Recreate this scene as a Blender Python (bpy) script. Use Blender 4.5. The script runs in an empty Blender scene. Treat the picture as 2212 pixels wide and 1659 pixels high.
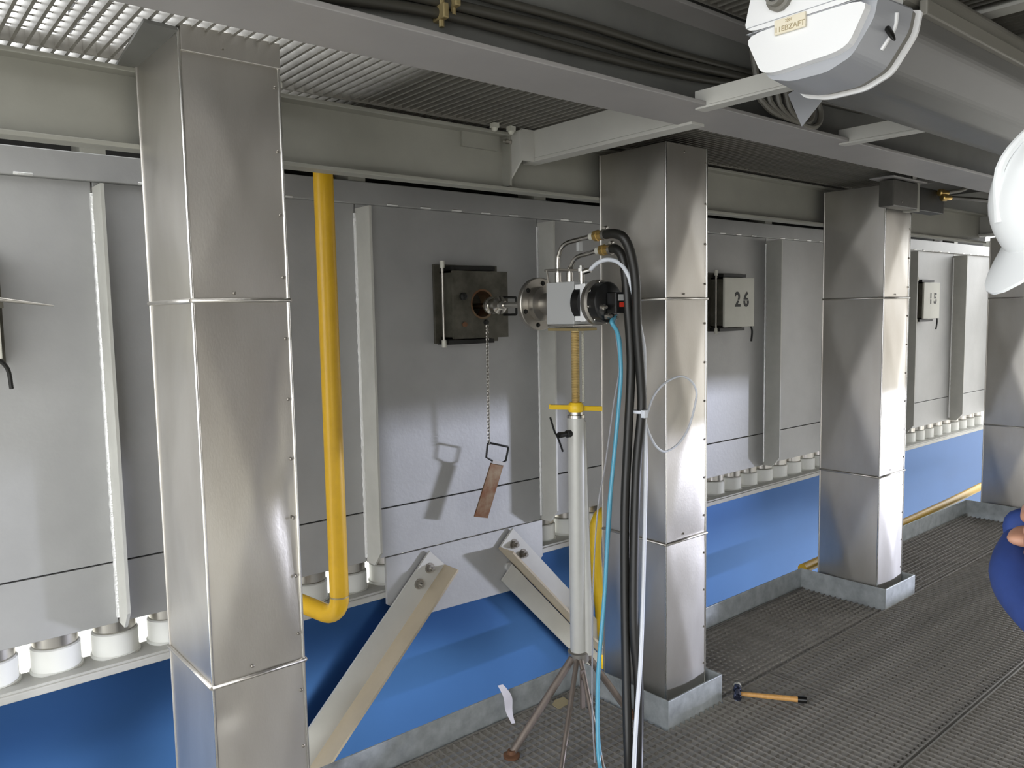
import bpy, bmesh, math, random
from mathutils import Vector, Matrix, Euler
random.seed(7)
R = math.radians
PI = math.pi
scene = bpy.context.scene
C = scene.collection

# ------------------------------------------------------------------ camera
YAW, PITCH, ROLL = R(50.0), R(-5.14), R(-1.04)
fw = Vector((math.cos(PITCH) * math.cos(YAW), math.cos(PITCH) * math.sin(YAW), math.sin(PITCH)))
rt0 = Vector((math.sin(YAW), -math.cos(YAW), 0))
up0 = rt0.cross(fw)
rt = rt0 * math.cos(ROLL) + up0 * math.sin(ROLL)
up = -rt0 * math.sin(ROLL) + up0 * math.cos(ROLL)
cam_d = bpy.data.cameras.new('camera')
cam_d.sensor_width = 36.0
cam_d.lens = 1708.0 / 2212.0 * 36.0
cam_d.clip_start = 0.02
cam_d.clip_end = 500
cam = bpy.data.objects.new('camera', cam_d)
C.objects.link(cam)
m3 = Matrix((rt, up, -fw)).transposed()
cam.matrix_world = Matrix.Translation((0, 0, 1.6)) @ m3.to_4x4()
scene.camera = cam

# ------------------------------------------------------------------ world, light, exposure
world = bpy.data.worlds.new('overcast_sky')
scene.world = world
world.use_nodes = True
wn = world.node_tree
wn.nodes.clear()
wo = wn.nodes.new('ShaderNodeOutputWorld')
wb = wn.nodes.new('ShaderNodeBackground')
wb.inputs['Color'].default_value = (0.96, 0.98, 1.0, 1)
wb.inputs['Strength'].default_value = 3.0
wn.links.new(wb.outputs[0], wo.inputs[0])

# daylight coming in through the low opening under the opposite wall, far down the aisle
ld = bpy.data.lights.new('daylight_opening', 'AREA')
ld.shape = 'RECTANGLE'
ld.size = 2.2
ld.size_y = 0.4
ld.energy = 6000
ld.color = (0.76, 0.80, 1.0)
lo = bpy.data.objects.new('daylight_opening', ld)
C.objects.link(lo)
lo.location = (31.75, -14.2, -0.20)
lo.rotation_euler = (Vector((2.0, 2.8, 0.75)) - Vector(lo.location)).to_track_quat('-Z', 'Y').to_euler()

vs = scene.view_settings
vs.view_transform = 'Standard'
vs.look = 'None'
vs.exposure = 0.6
vs.gamma = 1.0
vs.use_curve_mapping = False


# ------------------------------------------------------------------ helpers
def lin(c):
    return tuple((v / 12.92 if v <= 0.04045 else ((v + 0.055) / 1.055) ** 2.4) for v in c)


def hexc(h):
    return lin((int(h[0:2], 16) / 255, int(h[2:4], 16) / 255, int(h[4:6], 16) / 255))


MATS = {}


def mat(name, col, metal=0.0, rough=0.5, var=0.0, vscale=6.0, bump=0.0, bscale=40.0, stretch=(1, 1, 1), rvar=0.0,
        col2=None, coat=0.0, spec=0.5):
    m = bpy.data.materials.new(name)
    m.use_nodes = True
    nt = m.node_tree
    b = nt.nodes['Principled BSDF']
    c = hexc(col) if isinstance(col, str) else col
    b.inputs['Base Color'].default_value = (*c, 1)
    b.inputs['Metallic'].default_value = metal
    b.inputs['Roughness'].default_value = rough
    b.inputs['Specular IOR Level'].default_value = spec
    if coat:
        b.inputs['Coat Weight'].default_value = coat
        b.inputs['Coat Roughness'].default_value = 0.08
    if var or bump or rvar:
        tc = nt.nodes.new('ShaderNodeTexCoord')
        mp = nt.nodes.new('ShaderNodeMapping')
        mp.inputs['Scale'].default_value = stretch
        nt.links.new(tc.outputs['Object'], mp.inputs['Vector'])
    if var or rvar:
        n = nt.nodes.new('ShaderNodeTexNoise')
        n.inputs['Scale'].default_value = vscale
        n.inputs['Detail'].default_value = 5
        n.inputs['Roughness'].default_value = 0.6
        nt.links.new(mp.outputs[0], n.inputs['Vector'])
        if var:
            r = nt.nodes.new('ShaderNodeValToRGB')
            c2 = hexc(col2) if col2 else tuple(v * (1 - var) for v in c)
            c1 = c if col2 else tuple(min(1, v * (1 + var * 0.6)) for v in c)
            r.color_ramp.elements[0].position = 0.32
            r.color_ramp.elements[1].position = 0.68
            r.color_ramp.elements[0].color = (*c2, 1)
            r.color_ramp.elements[1].color = (*c1, 1)
            nt.links.new(n.outputs['Fac'], r.inputs['Fac'])
            nt.links.new(r.outputs['Color'], b.inputs['Base Color'])
        if rvar:
            mr = nt.nodes.new('ShaderNodeMapRange')
            mr.inputs['To Min'].default_value = max(0.02, rough - rvar)
            mr.inputs['To Max'].default_value = min(1, rough + rvar)
            nt.links.new(n.outputs['Fac'], mr.inputs['Value'])
            nt.links.new(mr.outputs[0], b.inputs['Roughness'])
    if bump:
        n2 = nt.nodes.new('ShaderNodeTexNoise')
        n2.inputs['Scale'].default_value = bscale
        n2.inputs['Detail'].default_value = 3
        nt.links.new(mp.outputs[0], n2.inputs['Vector'])
        bp = nt.nodes.new('ShaderNodeBump')
        bp.inputs['Strength'].default_value = bump
        bp.inputs['Distance'].default_value = 0.004
        nt.links.new(n2.outputs['Fac'], bp.inputs['Height'])
        nt.links.new(bp.outputs['Normal'], b.inputs['Normal'])
    MATS[name] = m
    return m


M_CASE = mat('grey_casing_paint', 'a9a9a8', 0.35, 0.5, var=0.12, vscale=2.2, bump=0.12, bscale=60, rvar=0.06)
M_FIN = mat('pale_fin_paint', 'b6b5ae', 0.1, 0.5, var=0.08, vscale=9)
M_WELD = mat('weld_bead', 'd8d8d6', 0.5, 0.3, bump=0.6, bscale=160)
M_SEAM = mat('dark_joint', '4a4642', 0.1, 0.8)
M_BACK = mat('dark_backing', '2b2a28', 0.0, 0.9)
M_STAIN = mat('stainless_cladding', 'd0cdc8', 0.94, 0.37, var=0.1, vscale=3.0, bump=0.06, bscale=260, rvar=0.06,
              stretch=(1, 1, 0.35), col2='bcb7af')
M_EDGE = mat('bright_edge', 'dcdad6', 1.0, 0.25)
M_RIVET = mat('rivet_steel', '8f8a82', 0.8, 0.35)
M_BEAM = mat('beam_paint', '9a9990', 0.15, 0.5, var=0.12, vscale=2.5, bump=0.1, bscale=50)
M_FLANGE = mat('edge_flange_paint', '9b9896', 0.15, 0.5, var=0.08, vscale=3)
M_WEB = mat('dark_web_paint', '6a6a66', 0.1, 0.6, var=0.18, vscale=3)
M_WHITEB = mat('pale_bracket_paint', 'b9b8b2', 0.1, 0.5, var=0.06, vscale=6)
M_WARMLIT = mat('warm_lit_paint', 'ab9f8a', 0.1, 0.5, var=0.08, vscale=5)  # brace paint tinted: warm light on the outstanding leg put into its colour
M_GALV = mat('galvanised_bar', '8a8780', 0.4, 0.45, var=0.18, vscale=14)
M_FLOOR = mat('worn_floor_grating', '8a8680', 0.25, 0.5, var=0.22, vscale=10)
M_KICK = mat('galvanised_kick_plate', 'abb0b1', 0.3, 0.45, var=0.25, vscale=16, bump=0.1, bscale=90)
M_BLUE = mat('glossy_blue_paint', '3d659c', 0.85, 0.36, var=0.06, vscale=1.6)
M_LEDGE = mat('pale_ledge', 'b5b4ae', 0.1, 0.5, var=0.12, vscale=8)
M_SLEEVE = mat('white_sleeve', 'e2e2dc', 0.0, 0.45)
M_TUBE = mat('tube_steel', 'c0bcb4', 0.9, 0.3)
M_YEL = mat('yellow_gas_paint', 'd2a51a', 0.0, 0.38, var=0.08, vscale=10)
M_YEL2 = mat('bright_yellow', 'eec52a', 0.0, 0.4)
M_RUSTY = mat('heat_stained_plate', '8a7a62', 0.7, 0.38, var=0.3, vscale=14, col2='6a3d22')
M_DARKBOX = mat('sooty_box', '5d5a50', 0.3, 0.5, var=0.35, vscale=12, col2='37352c')
M_BLACKM = mat('black_metal', '1e1e1c', 0.3, 0.5)
M_PLATE = mat('number_plate', 'c4c3b8', 0.1, 0.5, var=0.05, vscale=10)
M_INK = mat('black_ink', '20201e', 0.0, 0.6)
M_INKG = mat('faded_ink', 'b9aa86', 0.0, 0.6)
M_STEEL = mat('polished_steel', 'cfccc6', 1.0, 0.2)
M_STEEL2 = mat('brushed_steel', 'a9a59e', 0.95, 0.35, rvar=0.06, vscale=40)
M_GREYP = mat('grey_instrument_paint', 'b4b5b4', 0.1, 0.42)
M_WHITEP = mat('white_paint', 'e8e8e8', 0.0, 0.4)
M_BLACKP = mat('black_plastic', '141414', 0.0, 0.28)
M_RED = mat('red_label', 'c8321e', 0.0, 0.5)
M_BRASS = mat('brass', 'cfae6a', 0.9, 0.34)
M_BRASSL = mat('pale_brass_thread', 'e8cf94', 0.8, 0.34)
M_BRASSD = mat('dull_brass', '9a8a62', 0.5, 0.5)
M_HOSE = mat('black_rubber', '201f1c', 0.0, 0.42)
M_HOSEW = mat('white_hose', 'dfe3ea', 0.0, 0.35)
M_WIREG = mat('grey_wire', '9c9ca0', 0.2, 0.5)
M_TEAL = mat('teal_tubing', '58a2bd', 0.0, 0.25)
M_STANDT = mat('grey_stand_tube', 'bdbcb6', 0.2, 0.4, var=0.06, vscale=10)
M_LEG = mat('leg_steel', '8b8078', 0.7, 0.42, var=0.15, vscale=14)
M_RUSTFOOT = mat('rusty_foot', '6a4a34', 0.3, 0.7, var=0.3, vscale=30)
M_WOOD = mat('hickory', 'd8a35e', 0.0, 0.45, var=0.12, vscale=6, stretch=(14, 14, 1))
M_CHROME = mat('dark_chrome', '50566e', 0.9, 0.18)
M_PAPER = mat('white_paper', 'e9e6f2', 0.0, 0.7)
M_CARD = mat('cardboard', 'a89b7c', 0.0, 0.8)
M_LAMPW = mat('white_lamp_cap', 'f2f2f2', 0.0, 0.32)
M_LAMPG = mat('grey_lamp_housing', 'a9abb0', 0.0, 0.35)
M_LENS = mat('lamp_diffuser', '5c5b58', 0.0, 0.42, var=0.06, vscale=4)
M_LAMPT = mat('lamp_back_housing', '7e7b73', 0.0, 0.45)
M_LABEL = mat('cream_label', 'efe6cf', 0.0, 0.5)
M_CABLE = mat('dark_cable', '3c3a33', 0.0, 0.5)
M_CABLEG = mat('grey_cable', '77746c', 0.0, 0.45)
M_JB = mat('dark_junction_box', '4d4b46', 0.1, 0.5, var=0.15, vscale=20)
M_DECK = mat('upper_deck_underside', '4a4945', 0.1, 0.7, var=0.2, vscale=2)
M_OPP = mat('opposite_casing', 'b4aea6', 0.1, 0.55, var=0.15, vscale=2)
M_GROUND = mat('pale_concrete', 'aaa8a0', 0.0, 0.9, var=0.12, vscale=0.3)
M_COVER = mat('blue_coverall', '28407f', 0.0, 0.75, var=0.18, vscale=9, bump=0.3, bscale=26)
M_SKIN = mat('skin', 'b98a72', 0.0, 0.5)
M_HAT = mat('white_hard_hat', 'eef0f0', 0.0, 0.25)
M_BOOT = mat('black_boot', '1c1a18', 0.0, 0.5)
M_HAIR = mat('short_dark_hair', '3a2e26', 0.0, 0.7)


class MB:
    """collects shapes, then becomes one mesh"""

    def __init__(self):
        self.v = []
        self.f = []
        self.s = []

    def add(self, vs_, fs, smooth=False):
        o = len(self.v)
        self.v += [tuple(p) for p in vs_]
        for f in fs:
            self.f.append(tuple(i + o for i in f))
            self.s.append(smooth)
        return self

    def box(self, x0, x1, y0, y1, z0, z1):
        return self.add([(x0, y0, z0), (x1, y0, z0), (x1, y1, z0), (x0, y1, z0), (x0, y0, z1), (x1, y0, z1),
                         (x1, y1, z1), (x0, y1, z1)],
                        [(0, 3, 2, 1), (4, 5, 6, 7), (0, 1, 5, 4), (1, 2, 6, 5), (2, 3, 7, 6), (3, 0, 4, 7)])

    def cbox(self, c, x0, x1, y0, y1, z0, z1):
        """box with chamfered edges (c = chamfer)"""
        bm = bmesh.new()
        vs_ = [bm.verts.new(p) for p in [(x0, y0, z0), (x1, y0, z0), (x1, y1, z0), (x0, y1, z0), (x0, y0, z1),
                                         (x1, y0, z1), (x1, y1, z1), (x0, y1, z1)]]
        for f in [(0, 3, 2, 1), (4, 5, 6, 7), (0, 1, 5, 4), (1, 2, 6, 5), (2, 3, 7, 6), (3, 0, 4, 7)]:
            bm.faces.new([vs_[i] for i in f])
        bmesh.ops.bevel(bm, geom=bm.edges[:], offset=c, segments=2, affect='EDGES', profile=0.5)
        bm.verts.index_update()
        self.add([v.co[:] for v in bm.verts], [[v.index for v in f.verts] for f in bm.faces])
        bm.free()
        return self

    def obox(self, c, ax, ay, az, hx, hy, hz):
        c = Vector(c)
        ax, ay, az = Vector(ax).normalized() * hx, Vector(ay).normalized() * hy, Vector(az).normalized() * hz
        p = [c + sx * ax + sy * ay + sz * az for sz in (-1, 1) for sx, sy in ((-1, -1), (1, -1), (1, 1), (-1, 1))]
        return self.add(p, [(0, 3, 2, 1), (4, 5, 6, 7), (0, 1, 5, 4), (1, 2, 6, 5), (2, 3, 7, 6), (3, 0, 4, 7)])

    def ring(self, c, ax, ay, r, n):
        return [Vector(c) + ax * (r * math.cos(2 * PI * i / n)) + ay * (r * math.sin(2 * PI * i / n)) for i in range(n)]

    def cyl(self, p0, p1, r0, r1=None, n=16, caps=True):
        p0, p1 = Vector(p0), Vector(p1)
        r1 = r0 if r1 is None else r1
        d = (p1 - p0).normalized()
        ax = d.orthogonal().normalized()
        ay = d.cross(ax)
        a = self.ring(p0, ax, ay, r0, n) + self.ring(p1, ax, ay, r1, n)
        self.add(a, [(i, (i + 1) % n, n + (i + 1) % n, n + i) for i in range(n)], True)
        if caps:
            self.add(a[:n], [tuple(range(n - 1, -1, -1))])
            self.add(a[n:], [tuple(range(n))])
        return self

    def lathe(self, p0, d, prof, n=28, caps=True):
        """prof = [(distance along d, radius)...]"""
        p0, d = Vector(p0), Vector(d).normalized()
        ax = d.orthogonal().normalized()
        ay = d.cross(ax)
        for k in range(len(prof) - 1):
            (t0, r0), (t1, r1) = prof[k], prof[k + 1]
            a = self.ring(p0 + d * t0, ax, ay, max(r0, 1e-5), n) + self.ring(p0 + d * t1, ax, ay, max(r1, 1e-5), n)
            self.add(a, [(i, (i + 1) % n, n + (i + 1) % n, n + i) for i in range(n)], True)
        if caps:
            for (t, r), rev in ((prof[0], True), (prof[-1], False)):
                if r > 1e-4:
                    a = self.ring(p0 + d * t, ax, ay, r, n)
                    self.add(a, [tuple(range(n - 1, -1, -1)) if rev else tuple(range(n))])
        return self

    def tube(self, pts, r, n=10, sub=6, caps=True, rf=None):
        pts = [Vector(p) for p in pts]
        P = []
        if sub > 1 and len(pts) > 2:
            q = [pts[0] * 2 - pts[1]] + pts + [pts[-1] * 2 - pts[-2]]
            for i in range(1, len(q) - 2):
                for k in range(sub):
                    t = k / sub
                    a, b, c, d = q[i - 1], q[i], q[i + 1], q[i + 2]
                    P.append(0.5 * ((2 * b) + (c - a) * t + (2 * a - 5 * b + 4 * c - d) * t * t +
                                    (3 * b - a - 3 * c + d) * t ** 3))
            P.append(pts[-1])
        else:
            P = pts
        rings = []
        ax = None
        for i, p in enumerate(P):
            d = (P[min(i + 1, len(P) - 1)] - P[max(i - 1, 0)]).normalized()
            if ax is None:
                ax = d.orthogonal().normalized()
            else:
                ax = (ax - d * ax.dot(d)).normalized()
            ay = d.cross(ax)
            rr = r if rf is None else r * rf(i / (len(P) - 1))
            rings.append(self.ring(p, ax, ay, rr, n))
        vs_ = [p for rg in rings for p in rg]
        fs = []
        for k in range(len(rings) - 1):
            for i in range(n):
                fs.append((k * n + i, k * n + (i + 1) % n, (k + 1) * n + (i + 1) % n, (k + 1) * n + i))
        self.add(vs_, fs, True)
        if caps:
            self.add(rings[0], [tuple(range(n - 1, -1, -1))])
            self.add(rings[-1], [tuple(range(n))])
        return self

    def prism(self, poly, o, au, av, aw, t):
        """poly in (u,v), placed at o with axes au, av, extruded by t along aw"""
        o, au, av, aw = Vector(o), Vector(au), Vector(av), Vector(aw)
        n = len(poly)
        a = [o + au * u + av * v for u, v in poly]
        b = [p + aw * t for p in a]
        self.add(a + b, [tuple(range(n - 1, -1, -1)), tuple(range(n, 2 * n))] +
                 [(i, (i + 1) % n, n + (i + 1) % n, n + i) for i in range(n)])
        return self

    def ball(self, c, rx, ry=None, rz=None, nu=18, nv=12, rot=None):
        ry = rx if ry is None else ry
        rz = rx if rz is None else rz
        c = Vector(c)
        vs_ = []
        for j in range(nv + 1):
            th = PI * j / nv
            for i in range(nu):
                ph = 2 * PI * i / nu
                p = Vector((rx * math.sin(th) * math.cos(ph), ry * math.sin(th) * math.sin(ph), rz * math.cos(th)))
                if rot is not None:
                    p = rot @ p
                vs_.append(c + p)
        fs = []
        for j in range(nv):
            for i in range(nu):
                fs.append((j * nu + i, (j + 1) * nu + i, (j + 1) * nu + (i + 1) % nu, j * nu + (i + 1) % nu))
        return self.add(vs_, fs, True)

    def mesh(self, name, off=(0, 0, 0)):
        me = bpy.data.meshes.new(name)
        ox, oy, oz = off
        me.from_pydata([(x - ox, y - oy, z - oz) for x, y, z in self.v], [], self.f)
        me.polygons.foreach_set('use_smooth', self.s)
        bm = bmesh.new()
        bm.from_mesh(me)
        bmesh.ops.remove_doubles(bm, verts=bm.verts, dist=1e-5)
        bmesh.ops.recalc_face_normals(bm, faces=bm.faces)
        for e in bm.edges:
            if len(e.link_faces) == 2 and e.calc_face_angle(0) > R(40):
                e.smooth = False
        bm.to_mesh(me)
        bm.free()
        return me


ROOT = {}


def link(o, parent=None):
    C.objects.link(o)
    if parent is not None:
        o.parent = parent
    return o


def tag(o, label=None, cat=None, group=None, kind=None):
    if label:
        o['label'] = label
    if cat:
        o['category'] = cat
    if group:
        o['group'] = group
    if kind:
        o['kind'] = kind
    return o


def thing(name, loc, label, cat, group=None, kind=None):
    o = bpy.data.objects.new(name, None)
    o.empty_display_size = 0.1
    link(o)
    o.location = loc
    ROOT[o] = tuple(loc)
    return tag(o, label, cat, group, kind)


def part(name, mb, m, parent, label=None, kind=None):
    off = ROOT[parent]
    me = mb.mesh(name, off)
    me.materials.append(m)
    o = bpy.data.objects.new(name, me)
    link(o, parent)
    ROOT[o] = off
    return tag(o, label, None, None, kind)


def solo(name, mb, m, label=None, cat=None, group=None, kind=None, loc=None):
    """a top-level thing made of one mesh"""
    if loc is None:
        xs = [v[0] for v in mb.v]
        ys = [v[1] for v in mb.v]
        zs = [v[2] for v in mb.v]
        loc = ((min(xs) + max(xs)) / 2, (min(ys) + max(ys)) / 2, min(zs))
    me = mb.mesh(name, loc)
    me.materials.append(m)
    o = bpy.data.objects.new(name, me)
    link(o)
    o.location = loc
    ROOT[o] = tuple(loc)
    return tag(o, label, cat, group, kind)


def struct(name, mb, m, label, cat):
    return solo(name, mb, m, label, cat, None, 'structure')


def piece(name, me, m, parent, loc):
    """a part that shares mesh data with its likes; me is modelled around its own origin"""
    if not me.materials:
        me.materials.append(m)
    o = bpy.data.objects.new(name, me)
    link(o, parent)
    off = ROOT[parent]
    o.location = (loc[0] - off[0], loc[1] - off[1], loc[2] - off[2])
    ROOT[o] = tuple(loc)
    return o


def text_mesh(body, size, depth, offset=0.0):
    cu = bpy.data.curves.new('lettering', 'FONT')
    cu.body = body
    cu.size = size
    cu.extrude = depth
    cu.offset = offset
    cu.align_x = 'CENTER'
    cu.align_y = 'CENTER'
    cu.resolution_u = 4
    o = bpy.data.objects.new('lettering', cu)
    C.objects.link(o)
    dg = bpy.context.evaluated_depsgraph_get()
    me = bpy.data.meshes.new_from_object(o.evaluated_get(dg))
    bpy.data.objects.remove(o)
    bpy.data.curves.remove(cu)
    return me


def lettering(name, body, size, m, parent, loc, ax, ay, depth=0.0006, offset=0.0):
    me = text_mesh(body, size, depth, offset)
    ax, ay = Vector(ax).normalized(), Vector(ay).normalized()
    az = ax.cross(ay)
    off = Vector(ROOT[parent])
    T = Matrix.Translation(Vector(loc) - off) @ Matrix((ax, ay, az)).transposed().to_4x4()
    me.transform(T)
    me.materials.clear()
    me.materials.append(m)
    o = bpy.data.objects.new(name, me)
    link(o, parent)
    ROOT[o] = tuple(off)
    return o


# ================================================================== THE SETTING
WALL_Y = 2.80
FINS = [-0.36, 0.628, 1.56, 2.52, 3.48, 4.44, 5.40, 6.36, 7.32, 8.28]
X0, X1 = -1.30, 9.2

ground = struct('ground', MB().box(-60, 80, -60, 80, -8.2, -8.0), M_GROUND,
                'pale concrete ground far below the steel platform', 'ground')

# furnace casing wall: dark backing block + separate sheets, fins, rail
wb_m = MB().box(X0, 8.6, WALL_Y + 0.012, 4.3, 0.605, 2.06)
wall_back = struct('wall_back', wb_m, M_BACK, 'grey sheet-metal furnace casing wall with vertical fins', 'wall')
for i in range(len(FINS) - 1):
    a, b = FINS[i], FINS[i + 1]
    if b > 8.4:
        b = 8.55
    part('casing_sheet', MB().cbox(0.002, a + 0.002, b - 0.002, WALL_Y, WALL_Y + 0.02, 0.808, 2.036), M_CASE, wall_back)
    part('skirt_strip', MB().cbox(0.002, a + 0.002, b - 0.002, WALL_Y, WALL_Y + 0.02, 0.60, 0.803), M_CASE, wall_back)
FIN_D = 0.112
for x in FINS:
    f = part('stiffener_fin', MB().prism([(WALL_Y, 0.60), (WALL_Y - FIN_D + 0.05, 0.60), (WALL_Y - FIN_D, 0.66),
                                          (WALL_Y - FIN_D, 2.018), (WALL_Y, 2.018)],
                                         (x, 0, 0), (0, 1, 0), (0, 0, 1), (1, 0, 0), 0.010), M_FIN, wall_back)
    bead = MB().tube([(x - 0.001, WALL_Y - 0.003, 0.62 + k * 0.02) for k in range(70)], 0.0075, n=8, sub=1,
                     rf=lambda t: 1 + 0.18 * math.sin(t * 210))
    part('weld_bead', bead, M_WELD, f)
rail = part('top_rail', MB().cbox(0.003, X0, 8.55, WALL_Y - 0.02, WALL_Y + 0.06, 2.036, 2.122), M_CASE, wall_back)
for i in range(len(FINS) - 1):
    for k in range(1, 6):
        x = FINS[i] + 0.96 * k / 6
        part('stitch_weld', MB().tube([(x - 0.025, WALL_Y - 0.018, 2.041), (x, WALL_Y - 0.022, 2.040),
                                       (x + 0.025, WALL_Y - 0.018, 2.041)], 0.005, n=6, sub=3), M_WELD, rail)
for x in FINS:
    part('spacer_block', MB().cbox(0.002, x - 0.03, x + 0.045, WALL_Y - 0.015, WALL_Y + 0.1, 2.118, 2.19), M_BEAM, wall_back)
part('upper_casing', MB().box(0.70, 8.6, 3.07, 3.30, 2.28, 2.72), M_BACK, wall_back)
part('recess_back', MB().box(X0, 8.6, 3.0, 3.06, 2.06, 2.30), M_BACK, wall_back)


def hexbolt(parent, c, d, r=0.016, h=0.014, m=M_STEEL2, name='bolt'):
    d = Vector(d).normalized()
    c = Vector(c)
    b = MB().lathe(c, d, [(0, r * 1.35), (0.004, r * 1.35)], n=16)
    b.cyl(c + d * 0.004, c + d * (0.004 + h), r, n=6)
    b.cyl(c + d * (0.004 + h), c + d * (0.008 + h * 1.5), r * 0.5, n=10)
    return part(name, b, m, parent)


for gx in (0.0, 3.84):   # gusset plates under the bays that carry the bracing
    gp = part('gusset_plate', MB().prism([(1.645 + gx, 0.598), (2.518 + gx, 0.598), (2.518 + gx, 0.42), (2.34 + gx, 0.296),
                                          (1.77 + gx, 0.312), (1.645 + gx, 0.40)],
                                         (0, WALL_Y - 0.008, 0), (1, 0, 0), (0, 0, 1), (0, 1, 0), 0.014), M_CASE, wall_back)
    for bx, bz in ((2.296, 0.418), (2.335, 0.374)):
        part('hole_plug', MB().lathe((bx + gx, WALL_Y - 0.008, bz), (0, -1, 0), [(0, 0.02), (0.008, 0.02), (0.011, 0.015)], n=18),
             M_CASE, gp)

# ledge + blue painted wall below
struct('trim_1', MB().cbox(0.004, X0, 8.6, 2.805, 2.965, 0.425, 0.450).box(X0, 8.6, 2.815, 2.86, 0.450, 0.458), M_LEDGE,
       'pale ledge running under the row of white tubes', 'ledge')
struct('wall_lower', MB().box(X0, 8.6, 2.835, 2.875, -2.2, 0.425), M_BLUE,
       'glossy blue painted wall below the tube ledge', 'wall')

# row of tubes between casing and ledge
TUBE_P = 0.1815
TUBE_SPOT = ((1.0, 'left of the wide left column'), (1.8, 'beside the yellow gas pipe bend'), (2.55, 'behind the gusset plate of the braces'),
             (3.7, 'behind the stand and second column'), (5.5, 'between the second and third columns'), (99, 'beyond the third column'))
sleeve = MB().lathe((0, 0, 0.450), (0, 0, 1), [(0, 0.079), (0.008, 0.079), (0.010, 0.074), (0.082, 0.074), (0.086, 0.069)], n=28).mesh('sleeve')
collar = MB().lathe((0, 0, 0.536), (0, 0, 1), [(0, 0.062), (0.005, 0.068), (0.05, 0.068), (0.053, 0.073), (0.081, 0.073)], n=28).mesh('steel_collar')
sleeve.materials.append(M_SLEEVE)
collar.materials.append(M_TUBE)
k = 0
x = 0.098
while x < 8.3:
    t = thing('furnace_tube', (x, 2.94, 0.45), 'white-sleeved tube with steel collar under the casing, ' + next(w for lim, w in TUBE_SPOT if x < lim),
              'tube', 'row of white tubes under the furnace casing')
    ROOT[t] = (x, 2.94, 0)
    for nm, me in (('white_sleeve', sleeve), ('steel_collar', collar)):
        o = bpy.data.objects.new(nm, me)
        link(o, t)
        o.location = (0, 0, -0.45)
    x += TUBE_P

# upper deck and opposite side of the aisle
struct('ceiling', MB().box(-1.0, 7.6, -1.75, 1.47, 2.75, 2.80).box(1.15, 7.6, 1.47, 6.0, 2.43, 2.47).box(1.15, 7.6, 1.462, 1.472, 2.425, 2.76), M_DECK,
       'dark underside of the deck above the gratings', 'ceiling')
struct('wall_front', MB().box(7.6, 11.4, -1.80, -1.72, 0.80, 2.75).box(11.4, 24.0, -1.80, -1.72, -0.35, 2.75).box(-1.0, 7.6, -1.80, -1.72, 0.25, 2.75), M_OPP,  # out of view; stepped lower edge limits where the low daylight lands
       'brownish grey casing wall on the opposite side of the aisle, lower edge stepped to shape the daylight', 'wall')
struct('wall_reflection_screen', MB().box(5.5, 18.0, -1.90, -1.84, -2.7, -0.35), M_OPP,  # added out of view to block the bright outdoors mirrored in the blue wall
       'unseen grey screen added below the opposite wall to dim reflections', 'wall')
struct('floor_shade_deck', MB().box(-1.2, 9.0, -0.95, 2.30, -2.7, -2.65), M_DECK,  # added to block light from below so the grating gaps stay dark
       'dark deck added under the floor grating to keep its gaps dark', 'floor')

# ---- floor grating
PIT = 0.0312
fl = MB()
for (a, b, c, d) in ((-1.2, 7.6, 1.140, 1.146), (-1.2, 7.6, 1.156, 1.162), (-1.2, 7.6, 2.322, 2.328), (2.66, 6.45, 1.850, 1.856),
                     (-1.2, 7.6, -0.95, -0.944)):
    fl.box(a, b, c, d, -0.030, 0.002)
fl.box(3.02, 3.026, 1.162, 1.85, -0.03, 0.001).box(-1.2, -1.194, -0.95, 2.33, -0.03, 0.001)
floor = struct('floor', fl, M_FLOOR, 'dark steel grating floor of the platform', 'floor')
ROOT[floor] = tuple(floor.location)
barA = MB().box(-0.0022, 0.0022, 1.162, 2.322, -0.030, 0.0).mesh('bearing_bar')
barS = MB().box(-0.0022, 0.0022, 1.162, 1.850, -0.030, 0.0).mesh('bearing_bar')
barB = MB().box(-0.0022, 0.0022, -0.944, 1.140, -0.030, 0.0).mesh('bearing_bar')
barX = MB().box(2.66, 4.10, -0.0022, 0.0022, -0.030, 0.0).mesh('bearing_bar')
barX2 = MB().box(4.462, 6.45, -0.0022, 0.0022, -0.030, 0.0).mesh('bearing_bar')
BOXES = [(0.585, 0.905), (2.306, 2.652), (4.105, 4.458), (6.49, 6.85)]
far = MB()
x = -1.18
while x < 7.6:
    inb = any(a - 0.004 < x < b + 0.004 for a, b in BOXES)
    short = inb or x > 2.306
    if 1.2 < x < 5.0:
        piece('bearing_bar', barS if short else barA, M_FLOOR, floor, (x, 0, 0))
    else:
        far.box(x - 0.0022, x + 0.0022, 1.162, 1.85 if short else 2.322, -0.03, 0)
    if 1.9 < x < 4.6:
        piece('bearing_bar', barB, M_FLOOR, floor, (x, 0, 0))
    else:
        far.box(x - 0.0022, x + 0.0022, -0.944, 1.14, -0.03, 0)
    x += PIT
y = 1.876
while y < 2.32:
    piece('bearing_bar', barX, M_FLOOR, floor, (0, y, 0))
    piece('bearing_bar', barX2, M_FLOOR, floor, (0, y, 0))
    y += PIT
part('far_bars', far, M_FLOOR, floor, kind='stuff')
rods = MB()
y = -0.93
while y < 2.32:
    for a, b in ((-1.19, 7.55),):
        if y < 1.845:
            if not 1.135 < y < 1.165:
                rods.box(a, b, y - 0.0022, y + 0.0022, -0.014, -0.004)
        else:
            rods.box(-1.19, 0.57, y - 0.0022, y + 0.0022, -0.014, -0.004)
            rods.box(0.93, 2.30, y - 0.0022, y + 0.0022, -0.014, -0.004)
    y += 0.0335
x = 2.68
while x < 6.44:
    if not 4.09 < x < 4.465:
        rods.box(x - 0.002, x + 0.002, 1.857, 2.322, -0.014, -0.004)
    x += 0.0335
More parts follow.
